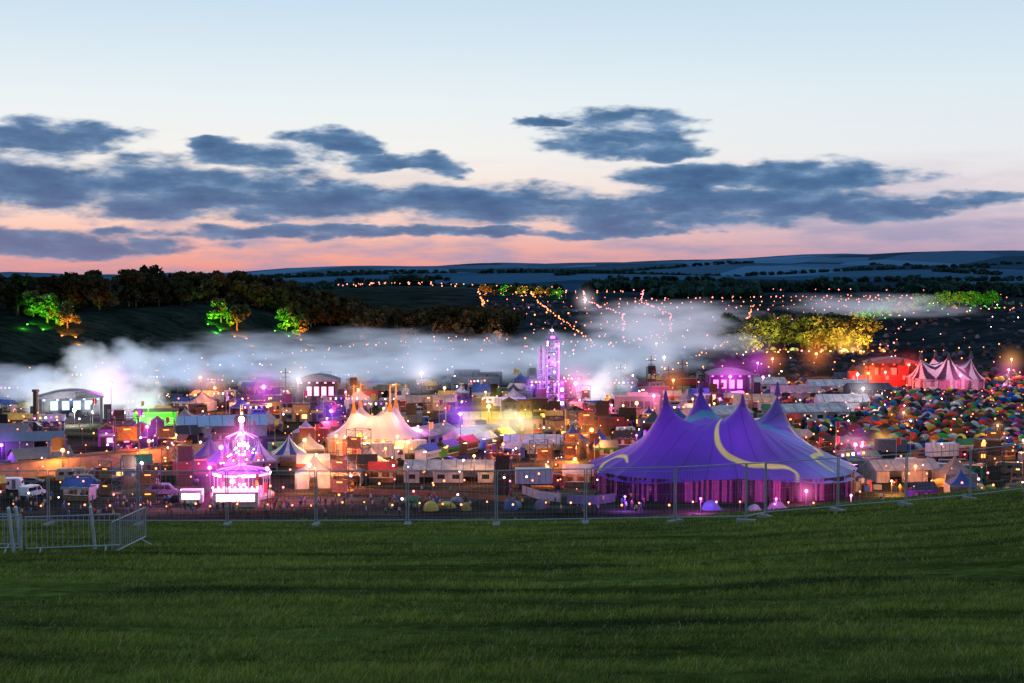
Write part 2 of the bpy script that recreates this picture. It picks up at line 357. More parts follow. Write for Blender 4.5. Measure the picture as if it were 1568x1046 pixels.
def uplight(x,y,colr,power,tx,ty,tz,ang=75,em=None):
    z=Hz(x,y); b=MB(); b.box(0,0,0,.6,.4,.5,dsteel); b.box(0,0,.5,.7,.3,.4,em or EM[colr]); o=b.obj('uplight',(x,y,z))
    l=bpy.data.lights.new('uplight_beam','SPOT'); l.energy=power; l.color=colr; l.shadow_soft_size=.3; l.spot_size=math.radians(ang); l.spot_blend=.6
    s=bpy.data.objects.new('uplight_beam',l); s.location=(0,0,1.2); d=Vector((tx-x,ty-y,tz-1.2)); s.rotation_euler=d.to_track_quat('-Z','Y').to_euler(); COL.objects.link(s); s.parent=o
def lamp(x,y,h,colr,power,R=0,k=1.0,head=0.45,nm='flood_lamp'):
    z=Hz(x,y); b=MB(); b.cyl((0,0,0),(0,0,h),0.09,0.06,6,dsteel); b.box(0,0,h,head*2.2,0.12,0.12,dsteel)
    b.ball((0,-0.1,h+head*0.6),head,EM[colr],8,6); o=b.obj(nm,(x,y,z))
    if power>0: plight(x,y-head-0.5,z+h,colr,power,0.5,parent=o)
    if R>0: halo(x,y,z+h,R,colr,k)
    return o
# ---------------------------------------------------------------- fences (foreground)
def heras(b,p,q):
    p=Vector(p);q=Vector(q); zp=Hz(p.x,p.y)+0.08; zq=Hz(q.x,q.y)+0.08; d=(q-p)
    a=Vector((p.x+d.x*0.012,p.y+d.y*0.012,zp)); c=Vector((q.x-d.x*0.012,q.y-d.y*0.012,zq)); up=Vector((0,0,2.05))
    r=0.024
    b.cyl(a,a+up,r,r,6,fsteel); b.cyl(c,c+up,r,r,6,fsteel); b.cyl(a+up,c+up,r,r,6,fsteel); b.cyl(a+Vector((0,0,.14)),c+Vector((0,0,.14)),r,r,6,fsteel)
    b.cyl(a+up*0.93,c+up*0.93,0.005,0.005,4,fsteel,False)
    n=22
    for i in range(1,n):
        m=a.lerp(c,i/n); b.cyl(m+Vector((0,0,.12)),m+up,0.0015,0.0015,3,fsteel,False)
    for k in (0.3,0.5,0.7):
        b.cyl(a+up*k,c+up*k,0.002,0.002,3,fsteel,False)
    an=math.atan2(d.y,d.x)
    b.box(p.x,p.y,zp-0.1,0.24,0.7,0.14,concrete,an)
b=MB(); pts=[(-31.5,56),(-28,55.6),(-24.6,55),(-21.2,54.6),(-17.8,54.2),(-14.3,54),(-10.9,54),(-7.5,54),(-4.0,54),(-0.6,54),(2.8,53.8),(6.2,53.6),(8.45,50.9),(9.7,54.1),(12.9,55.9),(16.1,57.7),(19.3,59.5),(22.5,61.3),(25.7,63.1),(29,65)]
for i in range(len(pts)-1): heras(b,(*pts[i],0),(*pts[i+1],0))
b.obj('temporary_mesh_fence')
def crowd_barrier(x,y,rz):
    b=MB(); L_=2.3; t_=.95
    b.cyl((-L_/2,0,.15),(-L_/2,0,t_),.02,.02,6,fsteel); b.cyl((L_/2,0,.15),(L_/2,0,t_),.02,.02,6,fsteel)
    b.cyl((-L_/2,0,t_),(L_/2,0,t_),.02,.02,6,fsteel); b.cyl((-L_/2,0,.15),(L_/2,0,.15),.02,.02,6,fsteel)
    for i in range(1,18): b.cyl((-L_/2+L_*i/18,0,.15),(-L_/2+L_*i/18,0,t_),.009,.009,4,fsteel,False)
    for sx in (-.8,.8): b.cyl((sx,-.3,0.0),(sx,0,.15),.02,.02,5,fsteel); b.cyl((sx,.3,0.0),(sx,0,.15),.02,.02,5,fsteel)
    b.obj('crowd_control_barrier',(x,y,Hz(x,y)-0.02),rz)
crowd_barrier(-11.2,36,0.2); crowd_barrier(-13.6,35.6,0.1); crowd_barrier(-16.0,35.3,0.1); crowd_barrier(-10.15,37.4,1.45); crowd_barrier(-14.2,37.6,-.05)
for (px_,py_) in ((-12.55,35.5),(-12.75,36.6),(-11.0,37.2)):
    b=MB(); b.cyl((0,0,-.1),(0,0,1.15),.05,.045,8,steel); b.ball((0,0,1.15),.045,steel); b.obj('marker_post',(px_,py_,Hz(px_,py_)),0).rotation_euler=(.05,-.08,0)
# ---------------------------------------------------------------- big tops
def dseg(px,py,pts,wd):
    best=np.full(px.shape,1e9)
    for i in range(len(pts)-1):
        a=np.array(pts[i],float);c=np.array(pts[i+1],float);d=c-a
        t=np.clip(((px-a[0])*d[0]+(py-a[1])*d[1])/(d@d),0,1)
        D=np.hypot(px-a[0]-t*d[0],py-a[1]-t*d[1])-(wd[i]*(1-t)+wd[i+1]*t)
        best=np.minimum(best,D)
    return best
def spline(pts,n=8):
    out=[]; P_=[pts[0]]+list(pts)+[pts[-1]]
    for i in range(1,len(P_)-2):
        for j in range(n):
            t=j/n; a,b_,c,d=[np.array(P_[i+k],float) for k in (-1,0,1,2)]
            out.append(tuple(0.5*((2*b_)+(-a+c)*t+(2*a-5*b_+4*c-d)*t*t+(-a+3*b_-3*c+d)*t**3)))
    out.append(tuple(pts[-1])); return out
def big_top(name,cx,cy,a,b_,eave,bh,masts,s,colf,scal,cmat,wmat,polem,nr=110,nt_=420,finial=None,sub=4):
    g0=Hz(cx,cy)
    r=np.linspace(0,1,nr); th=np.linspace(0,2*math.pi,nt_,endpoint=False); R,T=np.meshgrid(r,th,indexing='ij')
    sc=np.abs(np.sin(T*scal/2))
    Re=R*(1-0.03*sc*R**3)
    sq=1+0.06*np.cos(4*T)*-1
    x=cx+a*Re*np.cos(T)*sq; y=cy+b_*Re*np.sin(T)*sq
    M=np.array(masts,float)
    def base(x,y):
        rr=np.clip(np.hypot((x-cx)/a,(y-cy)/b_),0,1.05); return eave+bh*(1-rr**1.25)
    def ker(x,y,m): 
        d=np.hypot(x-m[0],y-m[1]); return np.exp(-d/s)
    K=np.array([[ker(mi[0],mi[1],mj) for mj in M] for mi in M]); A=np.linalg.solve(K,M[:,2]-np.array([base(m[0],m[1]) for m in M]))
    z=base(x,y)-0.5*sc*R**6
    for Ai,m in zip(A,M):
        an_=np.arctan2(y-m[1],x-m[0]); d_=np.hypot(x-m[0],y-m[1])
        z=z+Ai*ker(x,y,m)*(1-R**4)-0.18*np.abs(np.sin(an_*4))*np.exp(-((d_-6)/4)**2)*(1-R)
    z=z+0.14*np.sin(T*scal)*R*(1-R)*2
    V=np.stack([x,y,z+g0],-1).reshape(-1,3); idx=np.arange(nr*nt_).reshape(nr,nt_)
    i2=np.roll(idx,-1,1); F=np.stack([idx[:-1],idx[1:],i2[1:],i2[:-1]],-1).reshape(-1,4)
    par=bpy.data.objects.new(name,None); COL.objects.link(par)
    inst(npmesh('canopy',V,F,[cmat],col=colf(x,y,R,T).reshape(-1,3),smoothf=True),'canopy',parent=par)
    ncol=scal*sub; th2=np.linspace(0,2*math.pi,ncol*4,endpoint=False); pl=1+0.008*np.sin(th2*ncol)
    sq2=1-0.06*np.cos(4*th2); xw=cx+a*0.955*pl*np.cos(th2)*sq2; yw=cy+b_*0.955*pl*np.sin(th2)*sq2
    zt=g0+eave+0.25+0*th2; n=len(th2)
    Vw=np.concatenate([np.stack([xw,yw,H(xw,yw)-0.1],-1),np.stack([xw,yw,zt],-1)])
    i=np.arange(n); Fw=np.stack([i,(i+1)%n,n+(i+1)%n,n+i],-1)
    panel=i//4; rr_=np.random.default_rng(4); pm=(rr_.random(ncol)<.42).astype(int); gone=rr_.random(ncol)<.10
    mi=pm[panel]; keep=~gone[panel]
    inst(npmesh('side_curtain',Vw,Fw[keep],wmat,mi=mi[keep]),'side_curtain',parent=par)
    bb=MB()
    for k in range(scal):
        t=2*math.pi*k/scal; q=1-0.06*math.cos(4*t); px=cx+a*math.cos(t)*q; py=cy+b_*math.sin(t)*q
        ox=cx+(a+3.2)*math.cos(t)*q; oy=cy+(b_+3.2)*math.sin(t)*q
        bb.cyl((px,py,Hz(px,py)-0.1),(px,py,g0+eave+0.1),.09,.09,6,polem); bb.cyl((px,py,g0+eave),(ox,oy,Hz(ox,oy)),.035,.035,4,polem,False)
    for m in masts:
        bb.cyl((m[0],m[1],g0-0.1),(m[0],m[1],g0+m[2]+0.5),.22,.16,8,polem)
        bb.cyl((m[0],m[1],g0+m[2]-2.0),(m[0],m[1],g0+m[2]+0.8),.75,.12,12,finial or polem)
    bb.obj('poles',parent=par); return par
pc=[(41,275.5),(39.2,271),(39.2,266.5),(42,263.2),(46.5,262.3),(50.3,263.0),(52.6,261.8),(52.4,259.0)]
arcs=[(spline(pc),(0.12,0.66,0.15)),(spline([(16.3,271),(17.6,274),(19.8,275),(21.6,273),(22,269.5)]),(0.15,0.45,0.2)),
      (spline([(17,280),(21,282.5),(26,281.5),(30.5,280),(34.5,281.5),(35,285)]),(0.2,0.6,0.2)),
      (spline([(56,286),(59.5,281),(60,275),(57.5,270),(60.5,266)]),(0.2,0.6,0.3)),(spline([(62,290),(66,284),(67,277)]),(0.2,0.5,0.2))]
def purplecol(x,y,R,T):
    n=0.5+0.5*sines(x,y,22,31)
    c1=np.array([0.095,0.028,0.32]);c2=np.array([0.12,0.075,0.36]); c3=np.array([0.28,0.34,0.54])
    f=x.ravel(); out=mixn(np.tile(c1,(f.size,1)),c2,smooth((f-38)/18)); out=mixn(out,c3,smooth((f-52)/14)*0.75)  # grey-blue sheen painted into the canopy colour towards the right
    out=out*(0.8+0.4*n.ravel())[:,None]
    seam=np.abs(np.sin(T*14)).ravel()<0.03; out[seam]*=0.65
    tl=np.minimum(np.hypot(x-38.7,y-290)-7,np.hypot(x-55.5,y-287)-6)
    tl2=dseg(x,y,spline([(30,291),(36,286.5),(44,287),(49,284),(55,280),(62,279)]),[1.4]*41)
    out=mixn(out,np.array([0.04,0.22,0.26]),np.clip(0.5-tl2.ravel()/0.3,0,1)*0.85)
    for pts,wd in arcs:
        k=len(pts); ww=[wd[0]+(wd[1]-wd[0])*math.sin(math.pi*i/(k-1)) for i in range(k)]
        D=dseg(x,y,pts,ww).ravel(); out=mixn(out,np.array([0.66,0.60,0.15]),np.clip(0.5-D/0.22,0,1))
    return out
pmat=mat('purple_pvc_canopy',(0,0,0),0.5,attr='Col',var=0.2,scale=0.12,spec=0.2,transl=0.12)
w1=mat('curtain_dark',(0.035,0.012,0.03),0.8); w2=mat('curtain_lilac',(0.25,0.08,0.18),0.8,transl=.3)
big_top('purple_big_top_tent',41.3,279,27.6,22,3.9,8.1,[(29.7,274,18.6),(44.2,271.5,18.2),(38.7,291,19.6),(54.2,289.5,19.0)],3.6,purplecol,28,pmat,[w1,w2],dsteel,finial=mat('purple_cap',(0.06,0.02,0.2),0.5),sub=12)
def whitecol(x,y,R,T):
    out=np.tile(np.array([0.66,0.57,0.52]),(x.size,1)); st=((np.floor(T/(2*math.pi)*24)%2)==0).ravel(); out[st]=np.array([0.62,0.50,0.46]); return out
wmat_=mat('white_pvc_canopy',(0,0,0),0.6,attr='Col',var=0.15,scale=0.1,transl=0.35)
big_top('white_big_top_tent',-32.5,334,11.8,10,3.6,3.4,[(-37,331.5,11.2),(-28.5,331.5,11.5),(-36,337,11.3),(-27.6,337,11.8)],2.0,whitecol,16,wmat_,[mat('curtain_cream',(0.6,0.45,0.3),0.8,transl=0.4),mat('curtain_red',(0.45,0.12,0.08),0.8,transl=0.3)],mat('ochre_pole',(0.6,0.25,0.05),0.6),60,240)
for (x_,y_) in ((-37,331.5),(-28.5,331.5),(-36,337),(-27.6,337)):
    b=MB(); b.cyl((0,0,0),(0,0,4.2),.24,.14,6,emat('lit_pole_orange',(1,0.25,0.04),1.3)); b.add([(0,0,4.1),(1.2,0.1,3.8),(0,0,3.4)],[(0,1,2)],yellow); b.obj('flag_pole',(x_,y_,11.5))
def stripecol(x,y,R,T):
    c=np.array([[144,500],[153,498],[162,501]]); d=np.stack([np.hypot(x-q[0],y-q[1]) for q in c]); k=np.argmin(d,0)
    an=np.arctan2(y-c[k,1],x-c[k,0]); st=((np.floor(an/(2*math.pi)*16+50)%2)==0).ravel()
    out=np.tile(np.array([0.55,0.46,0.50]),(x.size,1)); out[st]=np.array([0.05,0.015,0.05]); return out
big_top('striped_circus_tent',153,501,14,11,4.0,3.4,[(144,500,12.6),(153,497,12.4),(162,501,12.8),(151,506,12.8)],2.6,stripecol,16,wmat_,[mat('curtain_white',(0.5,0.4,0.4),0.8,transl=0.3),mat('curtain_pink',(0.4,0.15,0.22),0.8,transl=0.3)],dsteel,60,300)
# ---------------------------------------------------------------- template meshes
def van_mesh(body,L_=5.2,hi=2.3):
    b=MB(); b.extr([(-L_/2,.45),(L_/2,.45),(L_/2,1.05),(L_/2-.9,1.35),(L_/2-1.6,hi-.1),(L_/2-1.9,hi),(-L_/2+.1,hi),(-L_/2,hi-.15)],-.98,.98,body)
    for sy in (-1,1):
        b.add([(L_/2-1.15,sy*.99,1.3),(L_/2-1.7,sy*.99,hi-.25),(L_/2-2.3,sy*.99,hi-.25),(L_/2-2.3,sy*.99,1.3)],[(0,1,2,3)],glass)
        b.add([(L_/2-2.5,sy*.99,1.35),(L_/2-2.5,sy*.99,hi-.3),(-L_/2+.5,sy*.99,hi-.3),(-L_/2+.5,sy*.99,1.35)],[(0,1,2,3)],glass)
        for wx in (-L_/2+1,L_/2-1): b.cyl((wx,sy*.75,.36),(wx,sy*1.0,.36),.36,.36,12,tyre); b.cyl((wx,sy*1.0,.36),(wx,sy*1.01,.36),.18,.18,8,steel)
        b.box(L_/2+.01,sy*.7,.75,.04,.3,.18,white); b.box(-L_/2-.01,sy*.8,.9,.04,.15,.3,red)
    b.add([(L_/2-.93,-.85,1.37),(L_/2-.93,.85,1.37),(L_/2-1.57,.8,hi-.15),(L_/2-1.57,-.8,hi-.15)],[(0,1,2,3)],glass)
    b.box(L_/2+.03,0,.42,.1,1.9,.22,dsteel); b.box(-L_/2-.03,0,.42,.1,1.9,.22,dsteel)
    return b.mesh('van')
def car_mesh(body):
    b=MB(); b.extr([(-2.1,.35),(2.1,.35),(2.15,.7),(1.9,.85),(1.0,.95),(.3,1.42),(-1.2,1.45),(-1.9,1.0),(-2.15,.95)],-.86,.86,body)
    for sy in (-1,1):
        b.add([(.85,sy*.87,.97),(.25,sy*.87,1.36),(-1.15,sy*.87,1.38),(-1.7,sy*.87,1.0)],[(0,1,2,3)],glass)
        for wx in (-1.3,1.35): b.cyl((wx,sy*.68,.31),(wx,sy*.88,.31),.31,.31,12,tyre)
    b.add([(.98,-.75,1.0),(.98,.75,1.0),(.36,.7,1.4),(.36,-.7,1.4)],[(0,1,2,3)],glass); b.add([(-1.9,-.75,1.04),(-1.9,.75,1.04),(-1.27,.7,1.42),(-1.27,-.7,1.42)],[(0,1,2,3)],glass)
    return b.mesh('car')
def truck_mesh(cab,boxm,L_=9):
    b=MB(); b.extr([(L_/2-2,.6),(L_/2,.6),(L_/2,1.5),(L_/2-.25,2.8),(L_/2-2,2.9)],-1.2,1.2,cab)
    b.add([(L_/2+.0,-1.05,1.55),(L_/2+.0,1.05,1.55),(L_/2-.22,1.05,2.55),(L_/2-.22,-1.05,2.55)],[(0,1,2,3)],glass)
    for sy in(-1,1):
        b.add([(L_/2-.3,sy*1.21,1.6),(L_/2-.45,sy*1.21,2.5),(L_/2-1.3,sy*1.21,2.5),(L_/2-1.3,sy*1.21,1.6)],[(0,1,2,3)],glass)
        for wx in (L_/2-1.1,-L_/2+1.2,-L_/2+2.4): b.cyl((wx,sy*.9,.5),(wx,sy*1.22,.5),.5,.5,12,tyre)
    b.box(-1.05,0,1.1,L_-2.2,2.5,2.8,boxm); b.box(-1,0,.75,L_-2,1.2,.34,dsteel)
    for i in range(int(L_)-2): b.box(-L_/2+.6+i,-1.26,1.15,.08,.03,2.7,greyp); b.box(-L_/2+.6+i,1.26,1.15,.08,.03,2.7,greyp)
    return b.mesh('box_truck')
def caravan_mesh(body):
    b=MB(); b.extr([(-2.6,.5),(2.5,.5),(2.8,1.1),(2.5,2.4),(2.2,2.6),(-2.4,2.6),(-2.7,2.3),(-2.8,1.2)],-1.1,1.1,body)
    for sy in(-1,1):
        b.box(0,sy*1.11,1.4,1.0,.03,.6,glass); b.box(-1.7,sy*1.11,1.4,.9,.03,.6,glass); b.box(1.3,sy*1.11,.6,.7,.03,1.8,greyp); b.cyl((0,sy*.9,.35),(0,sy*1.12,.35),.35,.35,12,tyre)
    b.cyl((2.6,0,.5),(3.8,0,.5),.05,.05,5,dsteel); b.box(2.68,0,1.5,.03,1.6,.5,glass); return b.mesh('caravan')
def cabin_mesh(body,L_=6.0,lit=None,stack=1):
    b=MB()
    for q in range(stack):
        o=q*2.9
        b.box(0,0,.15+o,L_,2.5,2.5,body); b.box(0,0,2.66+o,L_+.1,2.6,.12,greyp); b.box(0,0,o,L_-.4,2.1,.15,dsteel)
        for i in range(int(L_/.6)): b.box(-L_/2+.4+i*.6,-1.26,.2+o,.1,.03,2.3,greyp)
        b.box(-L_/4,-1.29,1.1+o,1.2,.03,.9,lit or glass); b.box(L_/4,-1.29,.2+o,.9,.03,2.0,dsteel)
    return b.mesh('site_cabin')
def stall_mesh(roof,lampm,back,Wd=5.0,D=3.2):
    b=MB()
    for sx in(-1,1):
        for sy in(-1,1): b.cyl((sx*Wd/2,sy*D/2,0),(sx*Wd/2,sy*D/2,2.6),.06,.06,5,wood)
    h=2.6; rs=.35
    b.add([(-Wd/2-rs,-D/2-rs,h),(Wd/2+rs,-D/2-rs,h),(Wd/2+rs,0,h+1.5),(-Wd/2-rs,0,h+1.5),(Wd/2+rs,D/2+rs,h),(-Wd/2-rs,D/2+rs,h)],[(0,1,2,3),(3,2,4,5)],roof)
    b.add([(-Wd/2-rs,-D/2-rs-.01,h),(Wd/2+rs,-D/2-rs-.01,h),(Wd/2+rs,-D/2-rs-.01,h-.45),(-Wd/2-rs,-D/2-rs-.01,h-.45)],[(0,1,2,3)],back)
    b.box(0,D/2,0,Wd-.15,.06,2.55,back); b.box(-Wd/2,0,0,.06,D-.2,2.5,back); b.box(Wd/2,0,0,.06,D-.2,2.5,back)
    b.box(0,-D/2+.25,0,Wd-.3,.5,1.0,wood); b.box(0,-D/2+.2,1.0,Wd-.1,.7,.06,white)
    b.box(0,-.3,2.3,Wd*.7,.25,.14,lampm)
    for i in range(4): b.box(-Wd/2+.8+i*1.1,D/2-.4,0,.7,.5,1.5+.3*(i%2),white if i%2 else wood)
    return b.mesh('market_stall')
def pagoda_mesh(roof,sidem,lampm,s_=3.0,h=2.4,ph=3.0,open_=True,roof2=None):
    b=MB(); n=16; K=7; vs=[];fa=[];fb=[]
    for k in range(K):
        t=k/(K-1); r=s_*(1-t)**1.3; z=h+ph*(t**1.3)
        for i in range(n):
            a=2*math.pi*i/n+math.pi/4; q=1/max(abs(math.cos(a)),abs(math.sin(a))); q=min(q,1.36)
            rr=max(r,.04); vs.append((rr*q*math.cos(a),rr*q*math.sin(a),z))
    for k in range(K-1):
        for i in range(n): (fb if (roof2 and i%2) else fa).append((k*n+i,k*n+(i+1)%n,(k+1)*n+(i+1)%n,(k+1)*n+i))
    b.add(vs,fa,roof)
    if fb: b.add(vs,fb,roof2)
    for sx in(-1,1):
        for sy in(-1,1): b.cyl((sx*s_*.96,sy*s_*.96,0),(sx*s_*.96,sy*s_*.96,h+.05),.06,.06,5,steel)
    b.box(0,s_*.95,0,s_*1.9,.04,h,sidem); b.box(s_*.95,0,0,.04,s_*1.86,h,sidem); b.box(-s_*.95,0,0,.04,s_*1.86,h,sidem)
    b.box(0,-s_*.955,h-.4,s_*1.9,.04,.4,sidem)
    if not open_:
        b.box(-s_*.55,-s_*.95,0,s_*.7,.04,h-.41,sidem); b.box(s_*.55,-s_*.95,0,s_*.7,.04,h-.41,sidem)
    b.ball((0,0,h-.3),.28,lampm); b.box(0,-.6,0,s_,.7,.9,wood); return b.mesh('pagoda_tent')
def marquee_mesh(roof,wall,L_=15,Wd=8,h=2.8,rh=1.9,lampm=None,winm=None):
    b=MB(); b.extr([(-L_/2,0),(L_/2,0),(L_/2,h),(-L_/2,h)],Wd/2-.05,Wd/2,wall)
    nb_=int(L_/3)
    for i in range(nb_+1):
        xx_=-L_/2+i*L_/nb_; b.cyl((xx_,-Wd/2,0),(xx_,-Wd/2,h),.07,.07,5,steel)
    for i in range(nb_):
        if i%3!=1: 
            x0=-L_/2+i*L_/nb_; w_=L_/nb_; b.box(x0+w_/2,-Wd/2,0,w_-.2,.05,h-.3,wall)
            if winm: b.box(x0+w_/2,-Wd/2-.04,.9,w_*.5,.02,1.0,winm)
    b.box(-L_/2,0,0,.05,Wd-.1,h,wall); b.box(L_/2,0,0,.05,Wd-.1,h,wall)
    o=.3
    b.add([(-L_/2-o,-Wd/2-o,h-.1),(L_/2+o,-Wd/2-o,h-.1),(L_/2+o,0,h+rh),(-L_/2-o,0,h+rh),(L_/2+o,Wd/2+o,h-.1),(-L_/2-o,Wd/2+o,h-.1)],[(0,1,2,3),(3,2,4,5)],roof)
    for sx in(-1,1): b.add([(sx*L_/2,-Wd/2,h),(sx*L_/2,Wd/2,h),(sx*L_/2,0,h+rh-.06)],[(0,1,2)],wall)
    for i in range(nb_): 
        xx_=-L_/2+(i+.5)*L_/nb_; 
        for sy in (-1,1): b.add([(xx_-.08,sy*(Wd/2+o),h-.07),(xx_+.08,sy*(Wd/2+o),h-.07),(xx_+.08,0,h+rh+.04),(xx_-.08,0,h+rh+.04)],[(0,1,2,3)],greyp)
    if lampm:
        for i in range(1,nb_): b.box(-L_/2+i*L_/nb_,-Wd/4,h-.3,1.2,.2,.12,lampm)
    return b.mesh('frame_marquee')
def facade_mesh(cols,lamps,n=4,seed=0):
    r=random.Random(seed); b=MB(); x0=0
    for i in range(n):
        w_=r.uniform(3,5); h=r.uniform(3.0,6.0); m=r.choice(cols); b.box(x0+w_/2,0,0,w_-.06,3.5,h,m); cx=x0+w_/2
        k=r.random()
        if k<.2: b.add([(x0,-1.85,h),(x0+w_,-1.85,h),(cx,-1.85,h+1.2),(x0,1.75,h),(x0+w_,1.75,h),(cx,1.75,h+1.2)],[(0,1,2),(5,4,3),(0,2,5,3),(1,4,5,2)],dwood)
        elif k<.5:
            b.box(cx,-1.6,h,w_-.3,.25,.8,r.choice(cols))
            for q in (-.4,0,.4): b.cyl((cx+q*w_,-1.6,h+.8),(cx+q*w_,-1.6,h+2.4),.06,.06,4,dsteel)
        else: b.box(cx,0,h,w_+.25,3.8,.25,dwood)
        b.box(cx-w_*.2,-1.78,0,1.1,.05,2.1,dwood); b.box(cx+w_*.2,-1.78,.9,1.3,.05,1.1,r.choice(lamps+[glass]))
        if h>5 and r.random()<.5:
            for q in(-.25,.25): b.box(cx+q*w_,-1.78,3.4,.7,.05,1.0,glass)
        b.box(cx,-2.0,2.5,w_*.8,.1,.6,r.choice([yellow,teal,white,red,purple_p])); b.box(cx,-2.3,3.15,.3,.15,.12,r.choice(lamps)) 
        x0+=w_
    return b.mesh('street_facade')
def scaffold_tower_mesh(s_,h,m,lampm=None,clad=None,th=.09):
    b=MB(); n=int(h/2)
    for sx in(-1,1):
        for sy in(-1,1): b.cyl((sx*s_/2,sy*s_/2,0),(sx*s_/2,sy*s_/2,h),th,th,5,m)
    for k in range(n+1):
        z=k*h/n
        for sx in(-1,1): b.cyl((sx*s_/2,-s_/2,z),(sx*s_/2,s_/2,z),th*.7,th*.7,4,m); b.cyl((-s_/2,sx*s_/2,z),(s_/2,sx*s_/2,z),th*.7,th*.7,4,m)
        if k<n:
            z2=(k+1)*h/n; q=1 if k%2 else -1
            for sy in(-1,1): b.cyl((-q*s_/2,sy*s_/2,z),(q*s_/2,sy*s_/2,z2),th*.6,th*.6,4,m); b.cyl((sy*s_/2,-q*s_/2,z),(sy*s_/2,q*s_/2,z2),th*.6,th*.6,4,m)
            if k%2==0: b.box(0,0,z+.06,s_-.1,s_-.1,.06,wood)
        if lampm and k%2==1: b.box(0,-s_/2-.1,z,s_*.3,.15,.2,lampm)
        if clad and k%2==0 and k<n: b.box(0,-s_/2-.06,z+.2,s_*.85,.04,h/n*1.2,clad)
    return b
def truss_mesh():
    b=MB()
    for sx in (-4,4):
        for (a,c) in ((-.25,-.25),(.25,-.25),(.25,.25),(-.25,.25)): b.cyl((sx+a,c,0),(sx+a,c,6),.05,.05,4,fsteel)
        for k in range(8): b.cyl((sx-.25,-.25,k*.75),(sx+.25,-.25,k*.75+.75),.03,.03,3,fsteel,False)
    for (a,c) in ((-.25,5.6),(.25,5.6),(-.25,6.1),(.25,6.1)): b.cyl((-4.3,a,c),(4.3,a,c),.05,.05,4,fsteel)
    for k in range(5): b.box(-3+k*1.5,-.1,5.0,.35,.35,.45,[e_pink,e_warm,e_wht,e_pur,e_org][k])
    b.box(0,1.5,0,6,1.5,1.6,black); b.box(-2.5,1.4,1.6,1,1,1.6,black); b.box(2.3,1.4,1.6,1.2,1,1.2,dsteel); return b.mesh('lighting_truss')
def crates_mesh(seed):
    r=random.Random(seed); b=MB()
    for i in range(9):
        b.box(r.uniform(-2.5,2.5),r.uniform(-1.5,1.5),0,r.uniform(.6,1.6),r.uniform(.6,1.2),r.uniform(.5,2.0),r.choice([wood,dwood,greyp,white,blue,red,black]),r.uniform(0,3))
    return b.mesh('stacked_crates')
def flag_mesh(m):
    b=MB(); b.cyl((0,0,0),(0,0,7),.05,.03,5,steel); n=8
    for i in range(n):
        a0=.12*math.sin(i*.9);a1=.12*math.sin((i+1)*.9); b.add([(i*.13,a0,5.0+.08*i),( (i+1)*.13,a1,5.0+.08*(i+1)),((i+1)*.13,a1,6.9),(i*.13,a0,6.9)],[(0,1,2,3)],m)
    return b.mesh('feather_flag')
rcan=mat('red_canvas',(0.4,0.05,0.05),0.8,transl=.3); bcan=mat('blue_canvas',(0.04,0.08,0.28),0.8,transl=.3); ycan=mat('yellow_canvas',(0.5,0.38,0.1),0.8,transl=.3); gcan=mat('green_canvas',(0.04,0.18,0.09),0.8,transl=.3); kcan=mat('charcoal_canvas',(0.05,0.05,0.07),0.8,tone=True)
T_van=[van_mesh(m) for m in (white,white,greyp,blue,red)]; T_car=[car_mesh(m) for m in (white,greyp,blue,red,black,steel)]
T_truck=[truck_mesh(white,white),truck_mesh(red,white),truck_mesh(blue,greyp),truck_mesh(red,red)]
T_cvn=[caravan_mesh(white),caravan_mesh(cream)]; T_cab=[cabin_mesh(white),cabin_mesh(green),cabin_mesh(greyp,6,e_warm),cabin_mesh(blue),cabin_mesh(greyp,9,None,2),cabin_mesh(dwood,6,e_org,2)]
T_stall=[stall_mesh(r,l,k) for r,l,k in ((canvas,sl_warm,red),(canvas,sl_org,cream),(kcan,sl_warm,green),(canvas,sl_pink,blue),(rcan,sl_warm,wood),(bcan,sl_wht,white),(ycan,sl_warm,wood),(kcan,sl_pink,purple_p),(dwood,sl_org,wood),(gcan,sl_warm,canvas))]
T_pag=[pagoda_mesh(canvas,canvas,sl_warm),pagoda_mesh(canvas,canvas,sl_org,3.4,2.5,3.4,False),pagoda_mesh(kcan,cream,sl_pink),pagoda_mesh(bcan,canvas,sl_wht)]
slate=mat('slate_roof',(0.08,0.1,0.14),.5)
T_mar=[marquee_mesh(canvas,canvas,15,8,lampm=sl_warm),marquee_mesh(canvas,canvas,20,9,lampm=sl_wht,winm=glass),marquee_mesh(cream,canvas,12,7,lampm=sl_org),marquee_mesh(greyp,greyp,12,7,lampm=sl_warm),marquee_mesh(slate,greyp,18,10,4,1.6,lampm=sl_pink),marquee_mesh(kcan,kcan,14,8,lampm=sl_org)]
T_fac=[facade_mesh([terra,wood,dwood,greyp,dwood,black],[e_warm,e_org,e_yel],4,s) for s in range(3)]+[facade_mesh([blue,purple_p,dwood,greyp,black],[e_pink,e_mag,e_wht],4,9)]
T_sc=[scaffold_tower_mesh(4,8,dsteel,e_org,wood).mesh('scaffold_tower'),scaffold_tower_mesh(3,7,dsteel,None,dwood).mesh('scaffold_tower'),scaffold_tower_mesh(2.2,6,wood,e_warm).mesh('scaffold_tower')]
T_tr=[truss_mesh()]; T_cr=[crates_mesh(i) for i in range(4)]; T_fl=[flag_mesh(m) for m in (red,yellow,white,purple_p)]
placed=[]
def put(me,name,x,y,rz=0,rad=5,s=1.0):
    placed.append((x,y,rad)); return inst(me,name,(x,y,Hz(x,y)-0.02),rz,sc=(s,s,s))
placed+= [(41.3,279,31),(-32.5,334,17),(153,501,20),(12,436,10),(-51,268,14)]
